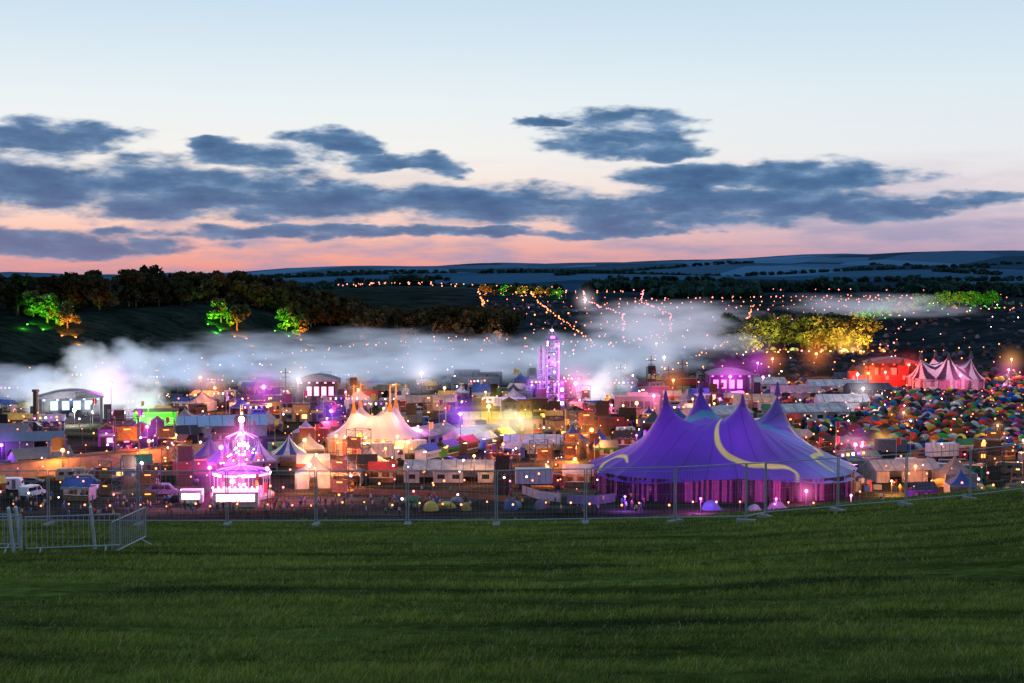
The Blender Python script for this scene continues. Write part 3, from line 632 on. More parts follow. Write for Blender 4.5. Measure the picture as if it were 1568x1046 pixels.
# ---- left quarter
def wallrun(name,pts,h,m,th=.3,cap=None):
    b=MB()
    for (a,c) in zip(pts[:-1],pts[1:]):
        d=math.hypot(c[0]-a[0],c[1]-a[1]); an=math.atan2(c[1]-a[1],c[0]-a[0]); mx_,my_=(a[0]+c[0])/2,(a[1]+c[1])/2
        b.box(mx_,my_,Hz(mx_,my_)-.3,d-.02,th,h+.3,m,an)
        if cap: b.box(mx_,my_,Hz(mx_,my_)+h,d+.1,th+.25,.2,cap,an)
        placed.append((mx_,my_,4))
    b.obj(name)
P1=[(-108+i*5.2,284+i*5.4) for i in range(9)]
wallrun('town_wall',P1,3.2,terra,.4,cream)
wallrun('boundary_wall',[(-112+i*6,300+i*5) for i in range(7)],2.2,concrete)
put(T_sc[1],'timber_tower',-96,300,0.2,4,1.0); put(T_sc[0],'timber_tower',-86,316,0.3,4,1.25); put(T_sc[0],'timber_tower',-80,327,.3,4,1.0)
put(T_mar[4],'grey_shed',-112,324,.2,11); put(T_fac[3],'street_facade',-100,342,.25,10); put(T_mar[3],'grey_shed',-124,345,.1,8); put(T_mar[5],'frame_marquee',-84,345,.3,11); put(T_mar[3],'grey_shed',-102,306,.6,8); put(T_stall[7],'market_stall',-118,304,.3,6)
put(marquee_mesh(mat('striped_blue_roof',(0.2,0.3,0.42),0.6),canvas,22,10,3,2.2,lampm=sl_wht),'frame_marquee',-75,366,.25,13)
b=MB(); b.box(0,0,0,11,6,4.5,mat('green_render',(0.2,0.5,0.1),.8)); b.box(0,0,4.5,11.6,6.6,.3,dwood)
for i in range(4): b.box(-4.2+i*2.8,-3.02,1.2,1.2,.05,1.8,emat('window_green',(0.3,1,0.1),1.5))
b.box(0,-3.3,4.0,9,.2,.3,e_grn); b.obj('green_building',(-96,382,0),.15); placed.append((-96,382,8))
def stage(x,y,w_,h,d,lm,rz,name='festival_stage',screens=True):
    b=MB()
    for sx in(-1,1):
        for sy in(-1,1): b.box(sx*w_/2,sy*d/2,0,.7,.7,h,dsteel)
    b.box(0,0,0,w_-.8,d-.8,1.5,black); b.box(0,d/2-.4,1.5,w_-.8,.1,h-2,black)
    n=10; prof=[(-w_/2-.6,h)]+[(-w_/2-.6+(w_+1.2)*i/n,h+1.6*math.sin(math.pi*i/n)+.4) for i in range(n+1)]+[(w_/2+.6,h)]
    b.extr(prof,-d/2-.6,d/2+.6,greyp)
    for k in range(5): b.box(-w_/2+1+k*(w_-2)/4,-d/2+.3,h-.6,.6,.4,.35,lm)
    if screens:
        for q in range(4): b.box(-w_*.28+q*w_*.19,d/2-.55,3,w_*.12,.1,h*.35,lm)
        for sx in(-1,1): b.box(sx*(w_/2+1.6),-d/2,1.2,2,1.2,h*.55,black)
    for k in range(3): b.box(-w_/4+k*w_/4,0,1.5,1.2,.8,1.1,dsteel)
    placed.append((x,y,w_*.6)); return b.obj(name,(x,y,Hz(x,y)),rz)
stage(-122,392,16,7,9,e_blu,.3); stage(-140,372,10,6,7,e_grn,.2)
b=MB(); b.cyl((0,0,0),(0,0,10),.9,.7,10,MATS['dark_timber']); b.cyl((0,0,10),(0,0,10.6),1.0,1.0,10,dsteel); b.obj('chimney',(-127,378,0))
for (x_,y_,r,k) in ((-73,281,.2,0),(-66,268,.1,2),(-84,279,.1,2),(-90,265,1.2,1)): put(T_van[k],'parked_van',x_,y_,r,3.5)
put(T_truck[3],'red_box_truck',-65,290,.2,5); put(T_cab[2],'site_cabin',-78,287,.2,4); put(T_cvn[0],'caravan',-97,272,.1,4)
for (x_,y_) in ((-61,300),(-54,302),(-66,309),(-49,311)): put(pagoda_mesh(bcan,canvas,sl_pink,3.8,2.8,4.0,roof2=canvas),'pagoda_tent',x_,y_,.2,4.5)
def ride(x,y):
    b=MB(); b.cyl((0,0,0),(0,0,.6),6,6,24,steel); b.cyl((0,0,.6),(0,0,14),.55,.4,10,white)
    for k in range(6): b.cyl((0,0,2+k*1.9),(0,0,2.5+k*1.9),.75,.75,12,[e_pink,e_wht,e_mag][k%3])
    for k in range(10):
        a=k*2*math.pi/10; c,s_=math.cos(a),math.sin(a)
        b.cyl((0,0,12.5),(3.0*c,3.0*s_,11.2),.10,.08,5,e_pink if k%2 else e_pur); b.cyl((3.0*c,3.0*s_,11.2),(3.6*c,3.6*s_,7.6),.04,.04,4,steel)
        b.box(3.6*c,3.6*s_,6.8,.8,.7,.5,greyp,a); b.box(3.85*c,3.85*s_,7.2,.12,.7,.8,red,a)
        b.cyl((5.2*c,5.2*s_,.6),(5.2*c,5.2*s_,4.4),.09,.09,5,white); b.box(5.3*c,5.3*s_,4.3,.15,2.6,.4,e_pink if k%2 else e_wht,a)
        b.cyl((0,0,6.0),(5.6*c,5.6*s_,4.8),.05,.05,4,e_mag)
        for q in range(3): b.ball((4.2*c*(q+1)/3.2,4.2*s_*(q+1)/3.2,9.5-q*1.3+.6*math.sin(k)),.16,e_wht,5,3)
    n=20; vs=[(0,0,6.0)]+[(5.5*math.cos(2*math.pi*i/n),5.5*math.sin(2*math.pi*i/n),4.8) for i in range(n)]
    b.add(vs,[(0,1+i,1+(i+1)%n) for i in range(n)],purple_p); b.ball((0,0,14.6),.6,e_wht,10,8)
    for k in range(8):
        a=k*math.pi/4+.2; b.cyl((4.4*math.cos(a),4.4*math.sin(a),.6),(4.4*math.cos(a),4.4*math.sin(a),2.4),.5,.3,8,[red,yellow,blue,white][k%4])
    b.obj('fairground_ride',(x,y,Hz(x,y)),.1)
ride(-51,267)
b=MB(); b.box(0,0,0,8,3,2.6,white); b.box(0,-1.52,1.1,7,.06,1.2,e_wht); b.box(0,-1.6,2.7,8.2,.2,.7,e_pink); b.box(0,-1.9,.9,7.4,.6,.1,red); b.box(0,0,2.61,8.3,3.3,.08,red)
for i in range(6): b.box(-3.5+i*1.4,-1.6,1.1,.12,.1,1.2,red)
for i in range(9): b.ball((-4+i,-1.8,3.6),.18,e_wht,6,4)
b.obj('funfair_kiosk',(-50,256.5,Hz(-50,256.5)),.05)
b=MB(); b.box(0,0,.4,4,2.2,2.4,white); b.box(0,-1.12,1.2,3.2,.05,1.1,e_wht); b.box(0,-1.4,2.3,3.4,.7,.08,red)
for sx in(-1,1): b.cyl((sx*1.2,-1.1,.35),(sx*1.2,-.8,.35),.35,.35,10,tyre)
b.obj('food_van',(-58.5,258,Hz(-58.5,258)),.05)
for (x_,y_,k,r) in ((-39,279,1,.1),(-46,321,0,.2),(-33,281,0,0)): put(T_pag[k],'pagoda_tent',x_,y_,r,4.5,1.1)
put(T_stall[8],'market_stall',-31,290,.1,4,1.2); put(T_stall[0],'market_stall',-41,292,.1,4,1.2); put(T_stall[4],'market_stall',-26,284,0,4)
# centre
put(T_truck[0],'box_truck',-29,316,.15,6,1.1); put(T_truck[0],'box_truck',-22,324,.3,6)
for k in range(5): put(T_stall[[5,2,4,3,6][k]],'market_stall',-19+k*4.2,316+k*7.5,1.05,4)
put(T_mar[1],'frame_marquee',-22,345,1.0,12); put(T_mar[0],'frame_marquee',-9,345,.9,10)
ymar=marquee_mesh(mat('yellow_roof',(0.45,0.42,0.08),.6),ycan,18,8,3.2,1.6,lampm=sl_warm); put(ymar,'frame_marquee',-4,378,.05,11)
put(T_fac[1],'street_facade',4,352,.6,12); put(T_fac[0],'street_facade',-3,400,.1,12)
put(T_sc[0],'scaffold_tower',6,287,.3,4,.95); put(T_sc[0],'scaffold_tower',12,300,.1,4,.8); put(T_sc[0],'scaffold_tower',17,345,.4,5,1.2); put(T_sc[1],'scaffold_tower',22,352,.2,5,1.3); put(T_sc[0],'scaffold_tower',13,318,.2,4,.9)
put(T_fac[2],'street_facade',14,372,.1,12); put(T_fac[1],'street_facade',24,388,-.1,12)
b=MB(); b.box(0,0,0,13,8,6,greyp); b.box(0,0,6,13.6,8.6,.3,white); b.box(0,-4.03,2.4,9,.05,2.2,glass)
for i in range(5): b.box(-4+i*2,-4.06,2.4,.15,.05,2.2,white)
b.box(0,-4.2,6.3,6,.2,1.0,white); b.obj('exhibition_building',(36,412,0),0); placed.append((36,412,10))
wallrun('white_hoarding',[(2,268),(5,262),(9,259)],1.6,mat('grey_hoarding',(.3,.3,.33),.8),.12); wallrun('dark_hoarding',[(10,258),(15,257),(19,260)],1.6,greyp,.12)
wallrun('track_fence',[(-30,268),(-18,266),(-6,262),(2,257)],1.0,wood,.08)
# landmark tower: open scaffold dressed with lamps and purple drapes
lsteel=mat('silver_truss',(0.30,0.26,0.42),.4)
b=scaffold_tower_mesh(3.4,21,lsteel,None,None,.13)
pp=mat('purple_panel',(0.12,0.03,0.28),.5); er=random.Random(3)
for k in range(10):
    z=.8+k*2.0
    if k%3!=1: b.box(er.uniform(.3,1.2),-1.8,z,er.uniform(.35,.8),.1,er.uniform(.7,1.6),[e_mag,pp,e_pur][k%3])
    b.box(-1.2,-1.8,z+.3,er.uniform(.25,.6),.1,er.uniform(.5,1.2),[black,pp,dwood][er.randrange(3)])
for k in range(22): b.ball((er.choice([-1.7,1.75,1.75,.4])+er.uniform(-.1,.1),-1.95,er.uniform(1,20.5)),er.uniform(.12,.30),e_wht if k%3 else e_mag,6,4)
b.cyl((1.85,-1.85,.5),(1.85,-1.85,20),.12,.12,6,e_mag)
b.box(0,0,21,3.8,3.8,.25,purple_p); b.box(.2,0,21.3,1.2,1.2,.7,e_mag)
for sx in(-1,1):
    for sy in (-1,1): b.cyl((sx*1.7,sy*1.7,21.2),(sx*.5,sy*.5,24.0),.1,.06,5,lsteel)
b.cyl((0,0,22),(0,0,25.4),.15,.05,6,steel); b.ball((0,0,23.8),.4,e_wht)
lt=mat('pale_lattice',(0.45,0.45,0.47),.6)
for i in range(6): b.box(-4.6+i*.45,-1.2,6,.07,.06,13,lt)
for i in range(12): b.cyl((-4.6,-1.25,6+i*1.1),(-2.35,-1.25,7.1+i*1.1 if i%2 else 6+i*1.1),.07,.07,4,lt)
b.box(-3.5,-.5,0,2.8,3,6,dwood); b.box(-3.5,-.2,6.01,.5,.5,13,dsteel); b.box(2.9,-.3,0,1.6,2.2,9,purple_p)
for q in range(4): b.box(2.9,-1.45,1+q*2.1,.9,.08,.9,e_pur if q%2 else e_wht)
b.obj('scaffold_light_tower',(12.3,436,0),.12)
for (x_,y_,h) in ((36,470,11),(53,480,10),(56,466,13),(49,500,12),(-75,470,10),(118,470,12)):
    b=MB(); b.cyl((0,0,0),(0,0,h),.2,.13,7,dwood); b.box(0,0,h-1.6,3.4,.18,.22,dwood); b.box(0,0,h-3.0,2.2,.18,.2,dwood)
    for q in(-1.4,1.4): b.ball((q,-.15,h-1.2),.2,e_warm)
    b.obj('lighting_mast',(x_,y_,Hz(x_,y_)))
# right
for (x_,y_,k,r) in ((84,400,1,.1),(100,430,0,0),(112,488,1,0),(118,470,5,.1),(92,462,0,-.1),(74,432,2,.1),(86,500,1,.1),(125,520,5,0)): put(T_mar[k],'frame_marquee',x_,y_,r,10)
put(T_mar[0],'frame_marquee',79,287,.15,9,.9); put(T_pag[1],'pagoda_tent',88,281,.1,4,1.0); put(T_pag[1],'pagoda_tent',71.5,300,.1,4)
for i in range(9):
    put([T_cvn[0],T_van[2],T_car[1],T_cvn[1],T_car[0]][i%5],['caravan','parked_van','parked_car','caravan','parked_car'][i%5],88+i*5.2,292+ (i%3)*7+i*.8,random.uniform(-.3,.5),3)
put(T_truck[1],'box_truck',97,316,.2,5); put(T_truck[2],'box_truck',88,325,.1,5)
stage(139,520,18,8,8,e_red,0)
b=MB()
for k in range(4): b.box(-9+k*6,0,0,3,3,6+2*(k%2),red); b.cyl((-9+k*6,0,6+2*(k%2)),(-9+k*6,0,8.4+2*(k%2)),1.9,.05,8,dwood); b.box(-9+k*6,-1.53,3,1,.05,1.4,e_red)
b.box(0,.2,0,15,2,4.5,red); b.obj('castle_facade',(131,508,Hz(131,508)),0); placed.append((131,508,11))
stage(72,470,14,8,8,e_mag,0); stage(-60,440,12,8,7,e_pink,0)
# ---- infill of the town (lanes left open)
names=[('market_stall',T_stall,3.4),('pagoda_tent',T_pag,4.2),('parked_van',T_van,3.0),('box_truck',T_truck,4.8),('site_cabin',T_cab,3.6),('caravan',T_cvn,3.2),('frame_marquee',T_mar[:3]+[T_mar[5]],8.5),('street_facade',T_fac,8),('scaffold_tower',T_sc,3),('parked_car',T_car,2.5),('lighting_truss',T_tr,4.5),('stacked_crates',T_cr,2.6),('feather_flag',T_fl,1.0)]
wts=[34,12,6,8,6,5,14,5,9,7,7,16,12]; cnt=0; tries=0
while cnt<460 and tries<18000:
    tries+=1
    d=258+random.random()**0.9*262; x_=random.uniform(-0.39,0.38)*d
    if x_>80 and 328<d<520: continue
    if d<266 and -40<x_<72: continue
    if d>520+(x_+190)*1.0 and x_<-40: continue
    if abs(d-(308+.12*x_))<3.5 and x_<10: continue
    if abs(d-(358-.05*x_))<3.5: continue
    nm,Tm,rad=random.choices(names,wts)[0]
    if any((x_-p[0])**2+(d-p[1])**2<(rad*.76+p[2]*.76)**2 for p in placed): continue
    put(random.choice(Tm),nm,x_,d,random.choice([0,.15,.3,-.1,.6,-.4])+random.uniform(-.12,.12),rad,random.uniform(.8,1.1)); cnt+=1
print('fill',cnt)
# ---------------------------------------------------------------- campsite tents
def tents(name,regions,palette,big=1.0):
    Vs=[];Fs=[];Cs=[];o=0
    n=8; prof=[(1.0,0),(0.93,.38),(0.66,.78),(0.3,.97)]
    tv=[(r*math.cos(2*math.pi*i/n),r*math.sin(2*math.pi*i/n),z) for r,z in prof for i in range(n)]+[(0,0,1.03)]
    tf=[(k*n+i,k*n+(i+1)%n,(k+1)*n+(i+1)%n,(k+1)*n+i) for k in range(3) for i in range(n)]+[(24+i,24+(i+1)%n,32,32) for i in range(n)]
    tv=np.array(tv)
    for (x0,x1,y0,y1,N_) in regions:
        for _ in range(N_):
            x_=random.uniform(x0,x1); y_=random.uniform(y0,y1)
            if any((x_-p[0])**2+(y_-p[1])**2<(p[2]*.9)**2 for p in placed): continue
            if x_>0.4*y_: continue
            sx=random.uniform(1.1,2.2)*big; sy=random.uniform(.9,1.5)*big; sz=random.uniform(1.0,2.0)*big; a=random.uniform(0,3.14)
            q=tv*np.array([sx,sy,sz]); q[:,0]+=0.35*sx*(q[:,2]/sz<.2)*(q[:,0]>0)
            c,s_=math.cos(a),math.sin(a); q=np.stack([q[:,0]*c-q[:,1]*s_+x_,q[:,0]*s_+q[:,1]*c+y_,q[:,2]+Hz(x_,y_)-.05],-1)
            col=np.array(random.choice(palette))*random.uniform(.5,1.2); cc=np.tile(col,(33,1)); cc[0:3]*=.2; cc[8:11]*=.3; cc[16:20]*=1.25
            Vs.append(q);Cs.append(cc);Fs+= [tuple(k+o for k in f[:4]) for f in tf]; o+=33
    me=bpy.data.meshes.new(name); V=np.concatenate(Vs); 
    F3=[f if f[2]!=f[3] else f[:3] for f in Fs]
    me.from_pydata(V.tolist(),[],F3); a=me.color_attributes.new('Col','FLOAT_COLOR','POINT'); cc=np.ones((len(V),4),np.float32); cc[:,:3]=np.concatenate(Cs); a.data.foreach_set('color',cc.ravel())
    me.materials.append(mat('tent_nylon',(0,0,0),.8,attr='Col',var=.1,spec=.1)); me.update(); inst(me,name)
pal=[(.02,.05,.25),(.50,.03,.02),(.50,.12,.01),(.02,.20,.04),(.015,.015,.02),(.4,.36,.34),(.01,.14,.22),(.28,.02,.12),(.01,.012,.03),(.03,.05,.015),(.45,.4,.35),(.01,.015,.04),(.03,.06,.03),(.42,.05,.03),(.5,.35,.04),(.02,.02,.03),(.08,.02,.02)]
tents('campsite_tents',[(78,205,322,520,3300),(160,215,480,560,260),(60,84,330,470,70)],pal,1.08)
tents('hillside_campsite_tents',[(-20,330,640,1100,900),(-120,60,540,640,200),(60,260,540,680,320)],[(.03,.035,.06),(.06,.05,.07),(.10,.10,.13),(.02,.02,.04),(.08,.03,.03)])
tents('trackside_tents',[(-26,6,250,258,8),(30,80,248,252,5),(84,120,268,284,30)],[(.4,.3,.08),(.15,.15,.17),(.05,.1,.2),(.06,.15,.08)])
# ---------------------------------------------------------------- people
def person_mesh(seed,pose):
    P_={'pel':(0,0,.95,.15),'wai':(0,0,1.12,.13),'che':(0,0,1.36,.155),'nek':(0,.01,1.5,.06),'hea':(0,-.01,1.62,.10),'top':(0,0,1.72,.085)}
    st=.16 if pose==1 else .02; ar=pose==2
    E_=[('pel','wai'),('wai','che'),('che','nek'),('nek','hea'),('hea','top')]
    for s_,k in ((-1,'l'),(1,'r')):
        f=s_*st
        P_['hip'+k]=(s_*.1,0,.88,.095); P_['kne'+k]=(s_*.11,-f*.9-.02,.5,.065); P_['ank'+k]=(s_*.12,-f*1.6+.02,.09,.045); P_['toe'+k]=(s_*.13,-f*1.6-.15,.05,.04)
        P_['sho'+k]=(s_*.19,0,1.42,.065); 
        if ar: P_['elb'+k]=(s_*.34,-.05,1.62,.045); P_['han'+k]=(s_*.26,-.08,1.95,.035)
        else: P_['elb'+k]=(s_*.25,f*.6+.03,1.14,.045); P_['han'+k]=(s_*.24,f-.1,.88,.035)
        E_+=[('pel','hip'+k),('hip'+k,'kne'+k),('kne'+k,'ank'+k),('ank'+k,'toe'+k),('che','sho'+k),('sho'+k,'elb'+k),('elb'+k,'han'+k)]
    ks=list(P_); me=bpy.data.meshes.new('p'); me.from_pydata([P_[k][:3] for k in ks],[(ks.index(a),ks.index(b)) for a,b in E_],[])
    ob=bpy.data.objects.new('p',me); COL.objects.link(ob); ob.modifiers.new('s','SKIN'); sd=ob.modifiers.new('u','SUBSURF'); sd.levels=1
    for i,k in enumerate(ks):
        me.skin_vertices[0].data[i].radius=(P_[k][3],)*2
    me.skin_vertices[0].data[0].use_root=True
    dg=bpy.context.evaluated_depsgraph_get(); m2=bpy.data.meshes.new_from_object(ob.evaluated_get(dg)); bpy.data.objects.remove(ob)
    m2.name='person'; m2.materials.clear()
    for m in (mat('trousers',(0,0,0),.9,objrand=[(.02,.025,.05),(.05,.05,.06),(.12,.1,.07),(.02,.02,.02)]),
              mat('jacket',(0,0,0),.9,objrand=[(.3,.3,.32),(.03,.03,.04),(.35,.05,.05),(.05,.1,.3),(.4,.3,.1),(.1,.2,.1)]),
              mat('skin',(.5,.3,.22),.6),mat('hair',(.04,.025,.015),.8)): m2.materials.append(m)
    for p in m2.polygons:
        c=p.center; p.use_smooth=True
        if c.z<.97 and abs(c.x)<.2: k=0
        elif c.z>1.66 or (c.z>1.56 and c.y>.02): k=3
        elif c.z>1.5 and abs(c.x)<.15: k=2
        elif (math.hypot(c.x,0)>.2 and c.z<.95) or (ar and c.z>1.85): k=2
        else: k=1
        p.material_index=k
    return m2
PM=[person_mesh(0,0),person_mesh(1,1),person_mesh(2,2)]
def person(x_,y_): 
    s_=random.uniform(.93,1.06); inst(random.choices(PM,[5,5,1])[0],'person',(x_,y_,Hz(x_,y_)),random.uniform(0,6.28),sc=(s_,s_,s_))
for i in range(190):
    x_=random.uniform(-98,-14); y_=random.uniform(243,262)
    if (x_+51)**2+(y_-267)**2<64: continue
    person(x_,y_)
for i in range(45): person(random.uniform(-22,25),random.uniform(246,268))
for i in range(30): person(random.uniform(66,120),random.uniform(258,285))
for i in range(50): 
    x_=random.uniform(-110,5); person(x_,308+.12*x_+random.uniform(-2.5,2.5))
for i in range(30): person(random.uniform(60,100),random.uniform(300,350))
# ---------------------------------------------------------------- trees
leafm=mat('leaves',(0,0,0),.8,attr='Col',var=.3,scale=.3,spec=.1,transl=.25); bark=mat('bark',(.06,.045,.03),.95)
def tree_arrays(hh,rw,seed,nl=1300,ls=.55):
    r=np.random.default_rng(seed); nc=10+int(r.integers(5)); cs=[]
    for i in range(nc):
        a=r.uniform(0,6.28); q=r.uniform(.15,.75)*rw; z=hh*r.uniform(.2,.84); q*=1.15-.6*max(0,(z/hh-.5)); cs.append((q*math.cos(a),q*math.sin(a),z,rw*r.uniform(.28,.5)))
    cs.append((0,0,hh*.82,rw*.45)); cs.append((0,0,hh*.55,rw*.6)); cs=np.array(cs)
    k=r.integers(len(cs),size=nl); d=r.normal(0,1,(nl,3)); d/=np.linalg.norm(d,axis=1)[:,None]; rad=cs[k,3]*(.55+.5*r.random(nl))
    p=cs[k,:3]+d*rad[:,None]*np.array([1,1,.75]); p[:,2]=np.clip(p[:,2],hh*.06,hh)
    u=r.normal(0,1,(nl,3)); u/=np.linalg.norm(u,axis=1)[:,None]; v=np.cross(u,r.normal(0,1,(nl,3))); v/=np.linalg.norm(v,axis=1)[:,None]
    sz=ls*(.5+r.random(nl))[:,None]
    V=np.stack([p-u*sz-v*sz*.6,p+u*sz-v*sz*.6,p+u*sz*.7+v*sz,p-u*sz*.7+v*sz],1).reshape(-1,3)
    sh=(.5+.9*r.random(len(cs)))[k]*(.6+.6*r.random(nl)); c=np.array([.045,.062,.02])*sh[:,None]; c[:,0]*=1+.5*r.random(nl)
    return V,np.repeat(c,4,axis=0),cs
def wood_parts(b,x,y,z,hh,cs,far=False):
    b.cyl((x,y,z-.3),(x,y,z+hh*.45),hh*.03,hh*.018,7,bark,False)
    if far: return
    b.cyl((x,y,z+hh*.45),(x,y,z+hh*.8),hh*.018,hh*.006,6,bark,False)
    for c in cs[:7]: b.cyl((x,y,z+hh*random.uniform(.15,.4)),(x+c[0],y+c[1],z+c[2]),hh*.012,hh*.004,5,bark,False)
def woodland(name,lst,nl=700,ls=.75,tint=(1,1,1),far=False):
    Vs=[];Cs=[];b=MB()
    for i,(x,y,hh,rw) in enumerate(lst):
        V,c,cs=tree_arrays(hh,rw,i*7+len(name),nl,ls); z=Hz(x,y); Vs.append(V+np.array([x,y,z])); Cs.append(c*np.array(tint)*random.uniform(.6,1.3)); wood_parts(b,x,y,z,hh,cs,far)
    V=np.concatenate(Vs); F=np.arange(len(V)).reshape(-1,4); cc=np.concatenate(Cs)
    par=bpy.data.objects.new(name,None); COL.objects.link(par)
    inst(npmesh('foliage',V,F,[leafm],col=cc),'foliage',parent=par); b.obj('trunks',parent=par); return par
lst=[]
for i in range(110):
    x_=random.uniform(-330,-155); s0=random.uniform(118,190); y_=540+(x_+190)*1.2+s0; lst.append((x_,y_,random.uniform(14,20) if x_<-178 else random.uniform(10,14),random.uniform(5,8)))
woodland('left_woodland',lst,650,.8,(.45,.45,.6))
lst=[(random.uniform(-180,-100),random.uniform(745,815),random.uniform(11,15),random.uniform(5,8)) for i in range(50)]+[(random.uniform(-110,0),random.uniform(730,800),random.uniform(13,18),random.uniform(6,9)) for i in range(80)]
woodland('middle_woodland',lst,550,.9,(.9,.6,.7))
def single(x,y,hh,rw,seed,name='broadleaf_tree',nl=1800):
    V,c,cs=tree_arrays(hh,rw,seed,nl,.5); z=Hz(x,y); b=MB(); wood_parts(b,0,0,0,hh,cs)
    par=bpy.data.objects.new(name,None); par.location=(x,y,z); COL.objects.link(par)
    inst(npmesh('crown',V,np.arange(len(V)).reshape(-1,4),[leafm],col=c*1.5),'crown',parent=par); b.obj('trunk',parent=par); return z
for (x_,y_,hh) in ((-202,618,13),(-193,617,12),(-140,684,12),(-132,682,13),(-113,712,12),(-106,710,11),(-210,624,12)):
    single(x_,y_,hh,hh*.45,int(hh*7+x_)%97)
for (x_,y_,c,pw,tx,ty) in ((-207,607,GRN,46000,-203,618),(-200,606,GRN,46000,-201,618),(-192,606,ORG,56000,-192,617),(-187,609,ORG,46000,-192,617),(-144,673,GRN,46000,-141,684),(-138,672,GRN,46000,-138,684),(-131,671,ORG,56000,-131,682),(-126,674,ORG,46000,-131,682),(-117,701,GRN,46000,-113,712),(-110,700,GRN,36000,-111,712),(-104,700,ORG,50000,-106,710)):
    uplight(x_,y_,c,pw,tx,ty,6,85)
for (x_,y_) in ((-184,604),(-122,668),(-99,696)): plight(x_,y_,Hz(x_,y_)+1.0,ORG,3500,.3)
for (x_,y_) in ((-207,602),(-139,668)): plight(x_,y_,Hz(x_,y_)+1.0,GRN,2500,.3)
for (x_,y_) in ((-80,722),(-55,724),(-30,722),(-8,722)): plight(x_,y_,Hz(x_,y_)+4,(1,.5,.45),9000,.5)
lst=[(random.uniform(108,176),random.uniform(694,722),random.uniform(14,19),random.uniform(6,8)) for i in range(26)]
for (x_,y_,hh,rw) in lst: single(x_,y_,hh,rw,int(x_*3)%991,'grove_tree',1300)
for i in range(14):
    x_=112+i*5.1; y_=680+random.uniform(-2,2); c=random.choice([ORG,WARM,YEL,YEL]) if i>4 else random.choice([(.6,1,.1),YEL])
    uplight(x_,y_,c,34000+(60000 if i in(9,10,11,12) else 0),x_+random.uniform(-3,3),y_+16,9,95,EM.get(c,e_yel))
for q in ((158,676),(166,676),(150,677)): plight(q[0],q[1],Hz(*q)+2,WARM,9000,.5)
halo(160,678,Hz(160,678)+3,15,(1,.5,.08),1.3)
for i in range(22):
    x_=208+i*4.4; y_=872+random.uniform(-4,4)+i*1.0; single(x_,y_,random.uniform(7,11),4.2,i+300,'row_tree',600)
for i in range(11):
    x_=208+i*8.6; y_=858; c=GRN if i in (1,2,5,6,8,9,10) else random.choice([ORG,YEL]); uplight(x_,y_,c,60000,x_+1,y_+14,5,80)
for i in range(9):
    x_=-22+i*7.5; y_=1160+random.uniform(-8,8); single(x_,y_,8,5,i+500,'row_tree',350); c=[ORG,YEL,GRN][i%3]
    if i%2==0: uplight(x_,y_-12,c,40000,x_,y_,3,110)
lst=[]
for (xa,xb,ya,yb,hh,n_) in ((330,520,1180,1260,10,60),(120,210,1160,1190,8,25)):
    for i in range(n_): lst.append((random.uniform(xa,xb),random.uniform(ya,yb),random.uniform(.7,1.1)*hh,random.uniform(6,10)))
for q in range(46):
    y0=1350*math.exp(random.random()*1.5); x0=random.uniform(-.4,.42)*y0; an=random.gauss(0,.25)+(math.pi/2 if random.random()<.15 else 0); Ln=random.uniform(80,420)*y0/2000; n_=int(Ln/(14*y0/2500)); thick=random.choice([6,6,10,50])
    for i in range(n_):
        lst.append((x0+math.cos(an)*Ln*(i/n_-.5)+random.gauss(0,4),y0+math.sin(an)*Ln*(i/n_-.5)+random.gauss(0,thick),random.uniform(6,11),random.uniform(7,12)*max(1,y0/3000)))
woodland('distant_woodland',lst,90,2.6,(.3,.75,1.9),True)  # blue tint puts distance haze into the foliage colour
# ---------------------------------------------------------------- string lights
def strings(name,lines,m,r=.32,h=4.5,step=9):
    b=MB()
    for ln in lines:
        for (a,c) in zip(ln[:-1],ln[1:]):
            L_=math.hypot(c[0]-a[0],c[1]-a[1]); n_=max(1,int(L_/step))
            for i in range(n_):
                if random.random()<.12: continue
                t=(i+random.uniform(-.2,.2))/n_; x=a[0]+(c[0]-a[0])*t+random.uniform(-.8,.8); y=a[1]+(c[1]-a[1])*t+random.uniform(-2,2); z=Hz(x,y); hh=h*random.uniform(.85,1.1)
                b.cyl((x,y,z-.2),(x,y,z+hh),.07,.05,3,dsteel,False); b.ball((x,y,z+hh),r*random.uniform(.6,1.3)*(y/800)**.5,m,5,3)
    b.obj(name)
rows=[]
for k,d in enumerate([650,690,730,780,830,890,950,1020,1090,1150,1200]):
    n_=10; x0=-0.02*d; x1=(0.125 if k%2 else 0.3)*d
    rows.append([(x0+(x1-x0)*i/n_, d+18*math.sin(i*.7+k)+ (i/n_)*30) for i in range(n_+1)])
strings('festoon_lights',rows[::2]+[[(5,640),(60,760),(70,900),(55,1050),(60,1200)],[(25,640),(85,760),(100,900),(95,1050),(110,1200)],[(-145,1210),(-110,1225),(-60,1215),(-45,1230)],[(-150,1235),(-60,1245)]],s_pink,.42,step=9)
strings('festoon_lights',rows[1::2]+[[(-12,700),(-18,850),(-20,1000),(-28,1150)],[(40,680),(30,850),(20,1000),(15,1150)],[(-130,1222),(-60,1232)],[(-130,1195),(-40,1200)],[(120,1650),(300,1700),(500,1780)],[(-60,1500),(60,1540)]],s_warm,.42,step=9)
strings('festoon_lights',[[(-165,575),(-120,618),(-85,660),(-60,700),(-20,735)],[(-100,640),(-60,690),(-15,715)],[(-185,540),(-120,560),(-40,590),(20,600)],[(60,560),(140,585),(215,600)],[(100,640),(160,655),(230,640)],[(180,760),(260,790),(310,830)],[(190,930),(300,960),(370,1000)],[(60,1010),(200,1050),(330,1100)],[(80,620),(120,740),(150,900),(170,1000)],[(120,1090),(260,1120),(400,1140)],[(150,980),(260,1010),(350,1040)]],s_warm,.34,step=8)
b=MB(); 
